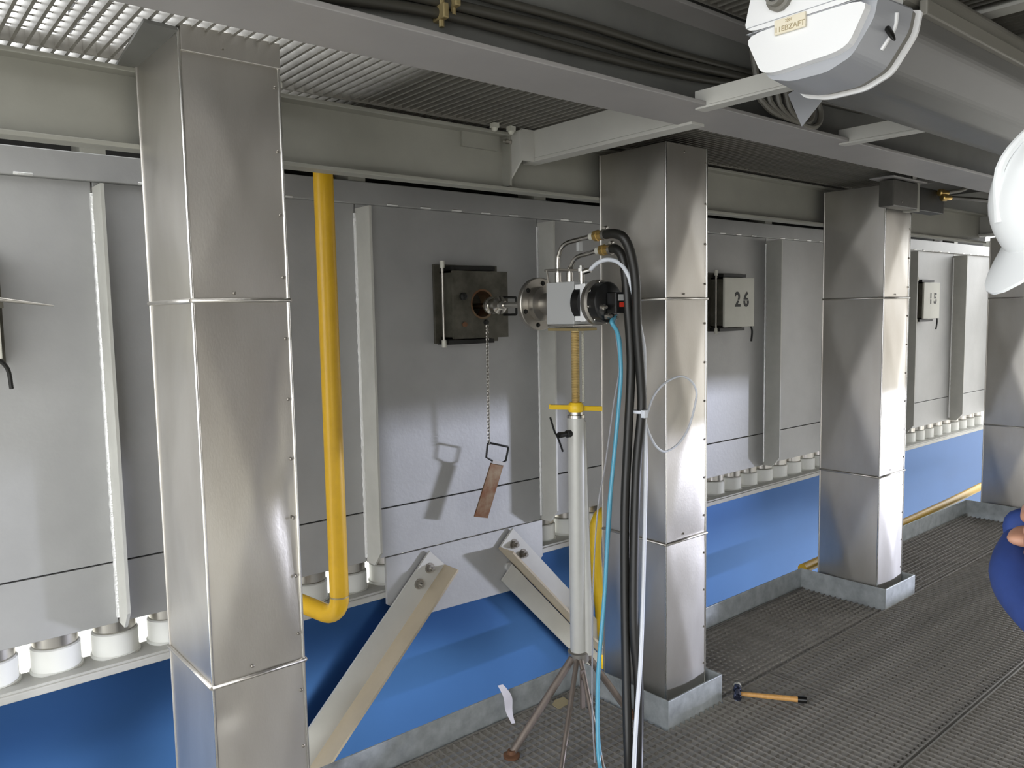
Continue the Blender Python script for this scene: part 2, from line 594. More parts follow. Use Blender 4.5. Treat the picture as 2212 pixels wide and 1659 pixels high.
part('cross_rods', rods, M_FLOOR, floor, kind='stuff')

# ---- kick plates along the platform edge and round the columns
kb = MB()
KY = 2.335
for a, b in ((-1.2, 0.585), (0.905, 2.306), (2.652, 4.105), (4.458, 6.49)):
    kb.cbox(0.0015, a, b, KY, KY + 0.007, -0.035, 0.108)
struct('baseboard_back', kb, M_KICK, 'galvanised kick plate along the platform edge in front of the blue wall', 'kick plate')
LBL = ['at the foot of the nearest wide column', 'round the column behind the instrument stand',
       'round the third column from the left', 'round the farthest column at the right edge']
for i, (a, b) in enumerate(BOXES):
    q = MB().cbox(0.0015, a, b, 1.852, 1.859, -0.03, 0.108)
    q.cbox(0.0015, a, a + 0.007, 1.859, KY + 0.007, -0.03, 0.108)
    q.cbox(0.0015, b - 0.007, b, 1.859, KY + 0.007, -0.03, 0.108)
    struct('trim_%d' % (i + 2), q, M_KICK, 'galvanised kick plate collar ' + LBL[i], 'kick plate')

# ---- low ceiling grating above the casing side
cg = MB().box(-1.2, 4.6, 2.235, 2.241, 2.262, 2.296).box(-1.2, 4.6, 1.465, 1.471, 2.262, 2.296)
ceil2 = struct('ceiling_grating', cg, M_GALV, 'galvanised grating overhead between the casing beam and the edge beam', 'grating')
ROOT[ceil2] = tuple(ceil2.location)
cbar = MB().box(-0.0038, 0.0038, 1.471, 3.0, 2.266, 2.296).mesh('bearing_bar')
x = -0.30
nb = 0
while x < 4.6:
    piece('bearing_bar', cbar, M_GALV, ceil2, (x, 0, 0))
    x += 0.031
cr = MB()
y = 1.49
while y < 3.0:
    cr.cyl((-1.2, y, 2.294), (4.6, y, 2.294), 0.0022, n=6, caps=False)
    y += 0.045
part('cross_rods', cr, M_GALV, ceil2, kind='stuff')
part('cover_plate', MB().prism([(0.592, 2.345), (0.552, 1.90), (0.628, 1.91), (0.640, 2.345)], (0, 0, 2.254), (1, 0, 0), (0, 1, 0), (0, 0, 1), 0.008), M_WEB, ceil2)
for cx_, cy_ in ((0.99, 2.20), (1.80, 2.215), (1.88, 2.22)):
    part('grating_clip', MB().box(cx_ - 0.012, cx_ + 0.012, cy_ - 0.012, cy_ + 0.012, 2.25, 2.266).ball((cx_, cy_, 2.249), 0.012, nu=10, nv=6),
         M_PLATE, ceil2)

# ---- upper grating over the aisle
ug = MB().box(1.3, 5.6, 1.352, 1.358, 2.424, 2.456)
ceil3 = struct('aisle_grating', ug, M_GALV, 'grating overhead above the aisle beside the lamp', 'grating')
ROOT[ceil3] = tuple(ceil3.location)
ubar = MB().box(-0.0024, 0.0024, -1.2, 1.352, 2.426, 2.456).mesh('bearing_bar')
x = 1.32
while x < 5.5:
    piece('bearing_bar', ubar, M_GALV, ceil3, (x, 0, 0))
    x += 0.034

# ================================================================== STEEL FRAME
def ibeam(name, label, x0, x1, y, zb, zt, fw0, fw1, tf, tw, m_w, m_f):
    t = thing(name, ((x0 + x1) / 2, y, zb), label, 'beam')
    part('web', MB().box(x0, x1, y, y + tw, zb + tf, zt - tf), m_w, t)
    part('bottom_flange', MB().cbox(0.002, x0, x1, fw0, fw1, zb, zb + tf), m_f, t)
    part('top_flange', MB().cbox(0.002, x0, x1, fw0, fw1, zt - tf, zt), m_f, t)
    return t


cbm = ibeam('steel_beam', 'long painted I-beam running above the casing wall behind the columns', -1.2, 6.47, 2.300, 2.046, 2.255,
            2.252, 2.312, 0.013, 0.009, M_BEAM, M_BEAM)
for sx in (1.902,):
    part('stiffener_plate', MB().box(sx, sx + 0.008, 2.256, 2.300, 2.065, 2.242), M_BEAM, cbm)
    part('clip_angle', MB().box(sx - 0.19, sx - 0.02, 2.288, 2.300, 2.19, 2.242), M_BEAM, cbm)
ebm = ibeam('edge_beam', 'long edge beam with a wide pale underside crossing the ceiling', -1.2, 7.6, 1.452, 2.160, 2.420,
            1.362, 1.556, 0.012, 0.009, M_WEB, M_FLANGE)

for i, bx in enumerate((1.978,)):
    t = thing('bracket_channel', (bx, 1.9, 2.15), 'pale channel bracket joining the casing beam to the edge beam above the second column', 'bracket')
    part('channel_web', MB().box(bx, bx + 0.008, 1.50, 2.272, 2.165, 2.262), M_WHITEB, t)
    part('lower_flange', MB().cbox(0.002, bx, bx + 0.062, 1.50, 2.272, 2.152, 2.165), M_WHITEB, t)
    part('end_gusset', MB().prism([(2.298, 2.058), (2.292, 2.256), (2.205, 2.256), (2.205, 2.148)], (bx - 0.068, 0, 0), (0, 1, 0), (0, 0, 1),
                                  (1, 0, 0), 0.008), M_WHITEB, t)
    part('splice_plate', MB().box(bx - 0.060, bx, 2.205, 2.213, 2.150, 2.262), M_WHITEB, t)
    hexbolt(t, (bx - 0.068, 2.262, 2.222), (-1, 0, 0), r=0.009, h=0.02)

t = thing('cross_beam', (6.5, 1.0, 2.10), 'pale cross beam over the far end of the aisle behind the junction box', 'beam')
part('web', MB().box(6.50, 6.51, -1.2, 2.60, 2.115, 2.44), M_WHITEB, t)
part('bottom_flange', MB().cbox(0.002, 6.44, 6.57, -1.2, 2.60, 2.10, 2.115), M_WHITEB, t)
part('end_plate', MB().box(6.43, 6.58, 2.60, 2.612, 2.09, 2.45), M_JB, t)

for i, (cx_, lb) in enumerate(((2.44, 'wide pale ceiling channel above the lamp body in the top right corner'),
                               (2.79, 'narrower ceiling channel next to the frame edge at upper right'))):
    t = thing('ceiling_channel', (cx_, 0.3, 2.39), lb, 'channel')
    w = (0.07, 0.05)[i]
    part('flange', MB().cbox(0.002, cx_, cx_ + w, -1.1, 1.15, 2.392, 2.402), (M_WHITEB, M_BEAM)[i], t)
    part('web', MB().box(cx_ + w - 0.008, cx_ + w, -1.1, 1.15, 2.402, 2.424), M_BEAM, t)


# ---- clad columns: cross-broken stainless sheets, corner beads, seam bands, rivets
def clad_panel(o, au, w, h, n, d, dents=(), seed=0):
    """a sheet of width w along au, height h up, bulged along n like cross-broken sheet metal"""
    o, au, n = Vector(o), Vector(au), Vector(n)
    rnd = random.Random(seed)
    ph = [rnd.uniform(0, 6.28) for _ in range(4)]
    nu, nv = 14, 40
    vs_ = []
    for j in range(nv + 1):
        v = j / nv
        for i in range(nu + 1):
            u = i / nu
            a, b = abs(2 * u - 1), abs(2 * v - 1)
            pyr = 1 - (a ** 14 + b ** 14) ** (1 / 14)
            hgt = d * max(0, pyr)
            e = min(1, 5 * min(u, 1 - u)) * min(1, 9 * min(v, 1 - v))
            hgt += e * 0.0011 * (math.sin(5 * u + ph[0]) * math.sin(7 * v + ph[1]) + 0.6 * math.sin(9 * v + ph[2] + 3 * u))
            for (du, dv, su, sv, am) in dents:
                hgt += am * math.exp(-((u - du) / su) ** 2 - ((v - dv) / sv) ** 2)
            vs_.append(o + au * (u * w) + Vector((0, 0, v * h)) + n * hgt)
    fs = [(j * (nu + 1) + i, j * (nu + 1) + i + 1, (j + 1) * (nu + 1) + i + 1, (j + 1) * (nu + 1) + i)
          for j in range(nv) for i in range(nu)]
    return MB().add(vs_, fs, True)


rivet_me = MB().lathe((0, 0, 0), (0, -1, 0), [(0, 0.0045), (0.002, 0.0045), (0.0035, 0.0025)], n=8).mesh('rivet')
CY0, CY1 = 1.915, 2.248
COLS = [(0.630, 0.868, 2.262, 'wide stainless-clad column in the left foreground beside the yellow pipe'),
        (2.370, 2.620, 2.225, 'stainless-clad column behind the instrument stand and its hoses'),
        (4.135, 4.425, 2.225, 'stainless-clad column carrying the dark junction box at its top'),
        (6.540, 6.810, 2.095, 'far stainless-clad column at the right edge below the cross beam')]
for ci, (xa, xb, zt, lb) in enumerate(COLS):
    t = thing('clad_column', ((xa + xb) / 2, 2.065, 0.0), lb, 'column', 'stainless-clad columns along the platform edge')
    part('core', MB().box(xa + 0.02, xb - 0.02, CY0 + 0.02, CY1 - 0.02, -0.25, zt), M_SEAM, t)
    zs = [-0.25, 0.695, 1.642, zt]
    for k in range(3):
        z0, z1 = zs[k] + (0.004 if k else 0), zs[k + 1] - 0.004
        h = z1 - z0
        dn = ()
        dl = ()
        if ci == 0 and k == 1:
            dn = ((0.86, 0.45, 0.10, 0.10, -0.007), (0.93, 0.30, 0.08, 0.12, -0.006), (0.80, 0.60, 0.05, 0.10, 0.003))
        if ci == 0 and k == 0:
            dn = ((0.12, 0.92, 0.16, 0.035, -0.006), (0.5, 0.6, 0.2, 0.4, 0.002))
        if ci == 1 and k == 1:
            dl = ((0.55, 0.75, 0.2, 0.3, 0.004), (0.2, 0.3, 0.15, 0.2, -0.003))
        if ci == 1 and k == 0:
            dl = ((0.25, 0.80, 0.07, 0.25, 0.004), (0.45, 0.6, 0.07, 0.2, -0.003))
        dep = 0.016
        part('cladding_panel', clad_panel((xa, CY0, z0), (1, 0, 0), xb - xa, h, (0, -1, 0), dep, dn, ci * 10 + k), M_STAIN, t)
        part('cladding_panel', clad_panel((xa, CY1, z0), (0, -1, 0), CY1 - CY0, h, (-1, 0, 0), dep * 1.35, dl, ci * 10 + k + 3), M_STAIN, t)
        part('cladding_panel', clad_panel((xb, CY0, z0), (0, 1, 0), CY1 - CY0, h, (1, 0, 0), dep, (), ci * 10 + k + 6), M_STAIN, t)
        for (ex, ey) in ((xa, CY0), (xb, CY0), (xa, CY1)):
            part('corner_bead', MB().cyl((ex, ey, z0), (ex, ey, z1), 0.0042, n=10), M_EDGE if (ex, ey) != (xa, CY1) else M_STAIN, t)
    for z in zs[1:3]:
        q = MB()
        e = 0.004
        P = [(xb, CY1, z), (xb + e, CY0 - e, z), (xa - e, CY0 - e, z), (xa - e, CY1, z)]
        q.tube(P[:2], 0.0055, n=8, sub=1).tube(P[1:3], 0.0055, n=8, sub=1).tube(P[2:], 0.0055, n=8, sub=1)
        part('seam_band', q, M_STAIN, t)
    for z in [0.15 + 0.155 * j for j in range(14)]:
        piece('rivet', rivet_me, M_RIVET, t, (xb - 0.012, CY0 - 0.002, z))
    for z in (0.72, 1.66, zt - 0.03):
        piece('rivet', rivet_me, M_RIVET, t, ((xa + xb) / 2 - 0.02, CY0 - 0.003, z))
    if ci == 0:
        part('head_band', MB().cbox(0.002, xa + 0.003, xb + 0.004, CY0 - 0.006, CY0 + 0.01, zt - 0.05, zt + 0.012), M_STAIN, t)


# ---- diagonal braces below the casing
def brace(label, top, d, flip):
    """angle-section brace in the wall plane; d runs down along the brace"""
    d = Vector(d).normalized()
    top = Vector(top)
    L = 0.98
    nrm = Vector((0, -1, 0))
    side = d.cross(nrm).normalized()
    if side.z < 0:
        side = -side
    t = thing('diagonal_brace', tuple(top + d * L), label, 'brace', 'diagonal braces under the casing')
    c = top + d * (L / 2)
    part('flat_leg', MB().obox(c + side * 0.022 + nrm * 0.004, d, side, nrm, L / 2, 0.055, 0.005), M_WHITEB, t)
    part('outstanding_leg', MB().obox(c - side * 0.034 + nrm * 0.052, d, side, nrm, L / 2, 0.005, 0.052), M_WARMLIT, t)
    if flip:
        part('lower_leg', MB().obox(c + d * 0.06 - side * 0.09 + nrm * 0.004, d, side, nrm, L / 2 - 0.06, 0.045, 0.005), M_WHITEB, t)
    for q in (0.055, 0.135):
        hexbolt(t, top + d * q + side * 0.028 + nrm * 0.009, nrm, r=0.017, h=0.016, m=M_RIVET if flip else M_STEEL2)
    return t


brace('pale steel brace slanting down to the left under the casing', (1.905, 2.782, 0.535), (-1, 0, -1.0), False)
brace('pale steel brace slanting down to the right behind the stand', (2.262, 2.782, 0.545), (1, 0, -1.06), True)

# ================================================================== YELLOW GAS LINES
t = thing('gas_pipe', (1.278, 2.50, 0.48), 'thick yellow gas pipe dropping beside the wide left column and bending back to the wall', 'pipe')
arc = [(1.278, 2.50, 2.20), (1.278, 2.50, 0.60)]
for k in range(1, 8):
    a = PI / 2 * k / 7
    arc.append((1.278 - 0.02 * (1 - math.cos(a)), 2.50 + 0.07 * (1 - math.cos(a)), 0.60 - 0.07 * math.sin(a)))
arc.append((1.20, 2.80, 0.545))
part('pipe_run', MB().tube(arc, 0.0335, n=24, sub=1), M_YEL, t)
part('pipe_joint', MB().cyl((1.278, 2.50, 0.605), (1.278, 2.50, 0.611), 0.0342, n=24), M_BRASSD, t)

t = thing('gas_hose', (2.92, 2.79, -0.28), 'yellow gas hose with a black end hanging behind the stand', 'hose')
part('hose_run', MB().tube([(2.935, 2.775, 0.560), (2.89, 2.77, 0.545), (2.865, 2.77, 0.48), (2.862, 2.77, 0.30), (2.90, 2.77, 0.08),
                            (2.91, 2.77, -0.10), (2.94, 2.77, -0.26)], 0.034, n=18, sub=5), M_YEL2, t)
part('end_cap', MB().cyl((2.945, 2.775, 0.562), (3.02, 2.76, 0.558), 0.030, n=16), M_BLACKP, t)
part('lower_fitting', MB().cyl((2.94, 2.77, -0.26), (2.955, 2.77, -0.31), 0.028, n=16), M_STEEL, t)

t = thing('gas_rail', (6.9, 2.45, 0.08), 'yellow gas pipe lying along the kick plate near the far column', 'pipe')
part('pipe_run', MB().tube([(4.3, 2.44, 0.035), (6.3, 2.44, 0.075), (7.4, 2.46, 0.10), (8.2, 2.47, 0.115)], 0.030, n=16, sub=3), M_YEL, t)


# ================================================================== INSPECTION BOXES
def inspection_box(cx_, label, number=None, opened=False):
    t = thing('inspection_box', (cx_, WALL_Y, 1.49), label, 'inspection box', 'inspection boxes on the casing wall')
    x0, x1, z0, z1 = cx_ - 0.147, cx_ + 0.147, 1.495, 1.780
    part('wall_frame', MB().cbox(0.002, x0 - 0.03, x1 + 0.02, WALL_Y - 0.014, WALL_Y - 0.001, z0 - 0.02, z1 + 0.03), M_DARKBOX, t)
    body = MB()
    body.box(x0, x0 + 0.008, 2.705, 2.786, z0, z1).box(x1 - 0.008, x1, 2.705, 2.786, z0, z1)
    body.box(x0, x1, 2.705, 2.786, z0, z0 + 0.008).box(x0, x1, 2.705, 2.786, z1 - 0.008, z1)
    part('box_body', body, M_DARKBOX, t)
    part('top_slide', MB().box(x0 + 0.02, x1 - 0.05, 2.715, 2.80, z1 + 0.004, z1 + 0.022), M_BLACKM, t)
    part('bottom_slide', MB().box(x0 - 0.01, x1 - 0.06, 2.715, 2.80, z0 - 0.024, z0 - 0.006), M_BLACKM, t)
    part('hinge_rod', MB().cyl((x0 - 0.022, 2.735, z0 - 0.03), (x0 - 0.022, 2.735, z1 + 0.025), 0.006, n=10), M_STEEL2, t)
    for z in (z0 - 0.035, z1 + 0.012):
        part('hinge_knuckle', MB().cyl((x0 - 0.022, 2.735, z), (x0 - 0.022, 2.735, z + 0.03), 0.0105, n=12), M_PLATE, t)
    if opened:
        yb = 2.690
        # front plate with a round sight hole
        n = 40
        hx, hz, hr = cx_ + 0.005, 1.640, 0.062
        outer = []
        inner = []
        for i in range(n):
            a = 2 * PI * i / n + PI / 4
            c_, s_ = math.cos(a), math.sin(a)
            q = max(abs(c_), abs(s_))
            outer.append((cx_ + 0.147 * c_ / q, (z0 + z1) / 2 + 0.1425 * s_ / q))
            inner.append((hx + hr * c_, hz + hr * s_))
        vs_ = []
        for yy in (yb, yb + 0.014):
            vs_ += [(u, yy, v) for u, v in outer] + [(u, yy, v) for u, v in inner]
        fs = []
        for i in range(n):
            j = (i + 1) % n
            fs += [(i, j, n + j, n + i), (2 * n + i, 3 * n + i, 3 * n + j, 2 * n + j), (n + i, n + j, 3 * n + j, 3 * n + i),
                   (i, 2 * n + i, 2 * n + j, j)]
        part('front_plate', MB().add(vs_, fs), M_DARKBOX, t)
        part('sight_sleeve', MB().lathe((hx, yb - 0.002, hz), (0, 1, 0), [(0, 0.064), (0, 0.056), (0.085, 0.056)], n=32, caps=False),
             M_RUSTY, t, 'rust-brown sleeve round the sight hole')
        part('stud', MB().lathe((cx_ - 0.10, yb, 1.672), (0, -1, 0), [(0, 0.017), (0.012, 0.017), (0.016, 0.008), (0.022, 0.007)], n=14), M_BLACKM, t)
        part('stud', MB().lathe((cx_ - 0.095, yb, 1.555), (0, -1, 0), [(0, 0.011), (0.01, 0.011)], n=6), M_RUSTFOOT, t)
        part('stud', MB().lathe((cx_ + 0.02, yb, 1.562), (0, -1, 0), [(0, 0.012), (0.012, 0.01)], n=10), M_BLACKM, t)
        for zc in (1.668, 1.592):
            s = 1 if zc > 1.63 else -1
            part('latch_handle', MB().tube([(x1 - 0.03, yb - 0.006, zc), (x1 + 0.035, yb - 0.012, zc), (x1 + 0.038, yb - 0.012, zc - s * 0.003),
                                            (x1 + 0.038, yb - 0.012, zc - s * 0.04)], 0.005, n=8, sub=1), M_BLACKM, t)
    else:
        dr = part('front_plate', MB().cbox(0.002, x0, x1, 2.690, 2.704, z0, z1), M_PLATE, t, 'pale door plate')
        part('latch_handle', MB().tube([(x1 - 0.02, 2.70, z0 + 0.01), (x1 + 0.012, 2.71, z0 - 0.03), (x1 + 0.02, 2.72, z0 - 0.09)], 0.006,
                                       n=8, sub=4), M_BLACKM, t)
        if number:
            for q_, ch in enumerate(number):
                lettering('stencil_number', ch, 0.118, M_INK, dr, (cx_ - 0.022 + 0.085 * q_, 2.6895, 1.650), (1, 0, 0), (0, 0, 1), offset=0.003)
            # stencil bridges across the digits
            part('stencil_bridge', MB().box(cx_ - 0.07, cx_ + 0.11, 2.6886, 2.6889, 1.647, 1.652), M_PLATE, dr)
    return t


inspection_box(2.095, 'open sooty inspection box with the steel probe pushed into its sight hole', opened=True)
inspection_box(4.003, 'inspection box with a pale door stencilled 26', number='26')
inspection_box(6.640, 'small far inspection box with a pale door stencilled 15', number='15')
t = inspection_box(0.195, 'inspection box cut off by the left frame edge with a pointed handle')
part('pointed_handle', MB().cyl((0.32, 2.685, 1.668), (0.475, 2.655, 1.645), 0.008, 0.002, n=10).cyl((0.30, 2.70, 1.672), (0.33, 2.68, 1.667), 0.014, n=10),
     M_STEEL2, t)
part('keeper_lug', MB().box(0.325, 0.352, 2.68, 2.70, 1.64, 1.66), M_DARKBOX, t)

# hanging slide plate with its chain
t = thing('hanging_slide_plate', (2.08, 2.69, 0.71), 'heat-stained steel slide plate with a wire handle hanging on a chain', 'slide plate')
part('plate', MB().prism([(2.131, 0.945), (2.200, 0.926), (2.104, 0.702), (2.032, 0.722)], (0, 2.690, 0), (1, 0, 0), (0, 0, 1), (0, 1, 0), 0.007),
     M_RUSTY, t)
part('clamp_strip', MB().prism([(2.136, 0.957), (2.205, 0.938), (2.200, 0.924), (2.131, 0.943)], (0, 2.684, 0), (1, 0, 0), (0, 0, 1), (0, 1, 0), 0.006), M_STEEL2, t)
pts = [(2.150, 2.690, 0.945), (2.103, 2.690, 0.974), (2.112, 2.690, 1.032), (2.118, 2.690, 1.036), (2.226, 2.690, 1.005), (2.229, 2.690, 0.998),
       (2.213, 2.690, 0.944), (2.185, 2.690, 0.935)]
part('wire_handle', MB().tube(pts, 0.0048, n=8, sub=1), M_BLACKM, t)
link_m = MB().tube([(0.0058 * math.cos(a), 0, 0.0098 * math.sin(a)) for a in [2 * PI * i / 12 for i in range(13)]], 0.0021, n=5, sub=1, caps=False)
lm0 = link_m.mesh('chain_link')
lm1 = bpy.data.meshes.new('chain_link')
lm1 = lm0.copy()
lm1.transform(Matrix.Rotation(PI / 2, 4, 'Z'))
z = 1.545
k = 0
while z > 1.035:
    fr = (1.545 - z) / 0.51
    piece('chain_link', (lm0, lm1)[k % 2], M_STEEL2, t, (2.118 - 0.004 * fr, 2.684, z))
    z -= 0.0145
    k += 1

# ================================================================== INSTRUMENT ON ITS STAND
AX, AZ = 2.085, 1.632
t = thing('probe_instrument', (AX, 2.10, 1.535), 'steel probe instrument with grey box and black head on top of the stand', 'instrument')
part('probe_tube', MB().cyl((AX, 2.76, AZ), (AX, 2.31, AZ), 0.0125, n=18), M_STEEL, t)
part('nozzle', MB().lathe((AX, 2.62, AZ), (0, -1, 0), [(0, 0.036), (0.012, 0.037), (0.016, 0.028), (0.045, 0.028), (0.050, 0.038), (0.066, 0.038),
                                                     (0.074, 0.02), (0.10, 0.016)], n=32), M_STEEL, t)
fl_ = part('flange_disc', MB().lathe((AX, 2.325, AZ), (0, -1, 0), [(0, 0.100), (0.003, 0.103), (0.019, 0.103), (0.022, 0.100)], n=48), M_STEEL2, t)
for k in range(6):
    a = 2 * PI * k / 6 + 0.35
    part('flange_bolt', MB().lathe((AX + 0.082 * math.cos(a), 2.303, AZ + 0.082 * math.sin(a)), (0, -1, 0), [(0, 0.010), (0.001, 0.0095), (0.001, 0.006), (0.007, 0.006)],
                                   n=12), M_BLACKM, fl_)
part('hub', MB().lathe((AX, 2.303, AZ), (0, -1, 0), [(0, 0.066), (0.012, 0.068), (0.030, 0.068), (0.034, 0.042), (0.10, 0.042)], n=40), M_STEEL2, t)
bx_ = part('grey_box', MB().cbox(0.003, AX - 0.052, AX + 0.052, 2.065, 2.212, AZ - 0.078, AZ + 0.078), M_GREYP, t)
part('box_lip', MB().cbox(0.002, AX - 0.050, AX + 0.050, 2.068, 2.21, AZ - 0.088, AZ - 0.079), M_STEEL, t)
part('black_coupling', MB().cyl((AX, 2.066, AZ), (AX, 2.030, AZ), 0.070, n=32), M_BLACKP, t)
br_ = MB().cbox(0.002, AX - 0.056, AX - 0.030, 2.004, 2.030, AZ - 0.068, AZ + 0.068)
br_.cbox(0.002, AX - 0.056, AX - 0.030, 2.028, 2.056, AZ + 0.048, AZ + 0.066).cbox(0.002, AX - 0.056, AX - 0.030, 2.028, 2.056, AZ - 0.066, AZ - 0.048)
part('white_bracket', br_, M_WHITEP, t)
part('rear_flange', MB().lathe((AX, 2.004, AZ), (0, -1, 0), [(0, 0.080), (0.004, 0.082), (0.020, 0.082), (0.026, 0.074)], n=40), M_STEEL2, t)
hd = part('black_head', MB().lathe((AX, 1.978, AZ), (0, -1, 0), [(0, 0.072), (0.018, 0.074), (0.036, 0.072), (0.045, 0.062), (0.047, 0.03)], n=36), M_BLACKP, t)
for k in range(8):
    a = 2 * PI * k / 8 + 0.2
    part('flange_bolt', MB().cyl((AX + 0.074 * math.cos(a), 1.975, AZ + 0.074 * math.sin(a)), (AX + 0.074 * math.cos(a), 1.966, AZ + 0.074 * math.sin(a)), 0.005, n=8),
         M_STEEL, t)
sb = part('switch_block', MB().cbox(0.003, AX - 0.022, AX + 0.034, 1.885, 1.93, AZ - 0.040, AZ + 0.034), M_BLACKP, t)
part('white_label', MB().box(AX - 0.012, AX + 0.026, 1.8838, 1.8848, AZ + 0.004, AZ + 0.026), M_GREYP, sb)
part('red_label', MB().box(AX - 0.006, AX + 0.022, 1.8838, 1.8848, AZ - 0.018, AZ - 0.002), M_RED, sb)
for dx, dz in ((-0.045, -0.018), (-0.02, -0.05), (0.012, -0.055)):
    part('connector', MB().lathe((AX + dx, 1.935, AZ + dz), (0, -1, 0), [(0, 0.012), (0.014, 0.011), (0.016, 0.006), (0.026, 0.006)], n=12), M_STEEL2, t)
# coolant pipes with brass unions
for q, (pz, sx) in enumerate(((1.866, -0.010), (1.816, 0.022))):
    py0 = 2.190 - 0.030 * q
    path = [(AX + sx, py0, AZ + 0.07), (AX + sx, py0, pz - 0.075 + 0.02 * q), (AX + sx, py0 - 0.006, pz - 0.050), (AX + sx, py0 - 0.024, pz - 0.024),
            (AX + sx, py0 - 0.052, pz - 0.011), (AX + sx, py0 - 0.09, pz - 0.006), (AX + sx, 2.012, pz + 0.003)]
    part('coolant_pipe', MB().tube(path, 0.0088, n=12, sub=4), M_STEEL, t)
    part('pipe_socket', MB().cyl((AX + sx, py0, AZ + 0.07), (AX + sx, py0, AZ + 0.115), 0.0125, n=14), M_STEEL, t)
    part('ferrule', MB().cyl((AX + sx, 2.020, pz + 0.002), (AX + sx, 2.000, pz + 0.003), 0.013, n=14), M_PLATE, t)
    part('brass_union', MB().lathe((AX + sx, 2.002, pz + 0.003), (0, -1, 0), [(0, 0.013), (0.004, 0.019), (0.022, 0.0205), (0.024, 0.0175), (0.044, 0.0175), (0.05, 0.012)],
                                   n=8), M_BRASS, t)
part('pipe_spacer', MB().box(AX - 0.004, AX + 0.016, 2.085, 2.097, 1.822, 1.856), M_GREYP, t)
part('pipe_clamp', MB().cbox(0.002, AX - 0.06, AX + 0.045, 2.14, 2.215, 1.752, 1.760).tube([(AX - 0.058, 2.2, 1.756), (AX - 0.05, 2.2, 1.71)], 0.004, n=6, sub=1), M_STEEL2, t)
part('elbow_fitting', MB().cyl((AX - 0.01, 2.065, AZ + 0.07), (AX - 0.01, 2.065, AZ + 0.115), 0.011, n=12).cyl((AX - 0.01, 2.065, AZ + 0.11), (AX + 0.0, 2.03, AZ + 0.118), 0.010, n=12)
     .lathe((AX - 0.01, 2.065, AZ + 0.114), (0, 0, 1), [(0, 0.014), (0.012, 0.014), (0.013, 0.008), (0.022, 0.008)], n=6), M_STEEL, t)

SX, SY = 2.072, 2.10
t = thing('instrument_stand', (SX, SY, 0.0), 'grey telescopic stand with yellow jack handle on splayed legs', 'stand')
part('top_plate', MB().cbox(0.002, SX - 0.055, SX + 0.045, SY - 0.07, SY + 0.09, 1.530, 1.541), M_BRASSD, t)
scr = [(0, 0.0150)]
for k in range(44):
    z = 0.006 * k
    scr += [(z + 0.002, 0.0160), (z + 0.0045, 0.0140)]
part('jack_screw', MB().lathe((SX, SY, 1.262), (0, 0, 1), scr + [(0.27, 0.016)], n=18), M_BRASSL, t)
scr2 = []
for k in range(64):
    scr2 += [(0.0042 * k, 0.0042), (0.0042 * k + 0.0021, 0.0058)]
part('return_spring', MB().lathe((SX + 0.030, SY - 0.01, 1.262), (0, 0, 1), scr2, n=10), M_PLATE, t)
ha = Vector((0.95, -0.30, -0.08)).normalized()
hn = part('jack_handle', MB().lathe((SX, SY, 1.226), (0, 0, 1), [(0, 0.026), (0.006, 0.030), (0.026, 0.030), (0.036, 0.022)], n=20)
          .obox(Vector((SX, SY, 1.243)) - ha * 0.062, ha, (0.3, 0.95, 0), (0, 0, 1), 0.045, 0.010, 0.0085)
          .obox(Vector((SX, SY, 1.241)) + ha * 0.062, ha, (0.3, 0.95, 0), (0, 0, 1), 0.045, 0.010, 0.0085), M_YEL2, t)
part('collar', MB().lathe((SX, SY, 1.205), (0, 0, 1), [(0, 0.034), (0.010, 0.034), (0.012, 0.028), (0.022, 0.028)], n=24), M_STEEL, t)
part('outer_tube', MB().lathe((SX, SY, 0.285), (0, 0, 1), [(0, 0.031), (0.92, 0.033)], n=28), M_STANDT, t)
part('rear_tube', MB().cyl((SX + 0.026, SY - 0.03, 0.29), (SX + 0.020, SY - 0.006, 1.19), 0.019, n=16), M_STANDT, t)
part('clamp_screw', MB().lathe((SX - 0.030, SY, 1.148), (-1, 0, 0.0), [(0, 0.014), (0.018, 0.014), (0.02, 0.009), (0.05, 0.011), (0.06, 0.011)], n=12), M_BLACKM, t)
part('clamp_lever', MB().tube([(SX - 0.14, SY - 0.01, 1.220), (SX - 0.115, SY - 0.005, 1.165), (SX - 0.10, SY, 1.150), (SX - 0.085, SY, 1.12), (SX - 0.07, SY, 1.085)],
                              0.0038, n=6, sub=3), M_BLACKM, t)
part('leg_hub', MB().lathe((SX, SY, 0.262), (0, 0, 1), [(0, 0.038), (0.004, 0.042), (0.036, 0.042), (0.040, 0.036)], n=24), M_STEEL2, t)
for (fx, fy, r_) in ((1.734, 2.107, 0.0145), (1.775, 1.895, 0.0095), (1.890, 1.800, 0.0095), (2.268, 2.015, 0.0135)):
    d = Vector((fx - SX, fy - SY, 0)).normalized()
    lg = part('leg', MB().cyl((SX + d.x * 0.035, SY + d.y * 0.035, 0.278), (fx, fy, 0.012), r_, n=14), M_LEG, t)
    part('foot', MB().lathe((fx, fy, 0.001), (0, 0, 1), [(0, 0.030), (0.008, 0.030), (0.014, 0.018), (0.026, 0.014)], n=16), M_RUSTFOOT, lg)
part('hub_tongue', MB().obox((SX - 0.045, SY - 0.065, 0.185), (1, 0, 0), (0, 1, 0), (0, 0, 1), 0.010, 0.004, 0.075), M_LEG, t)

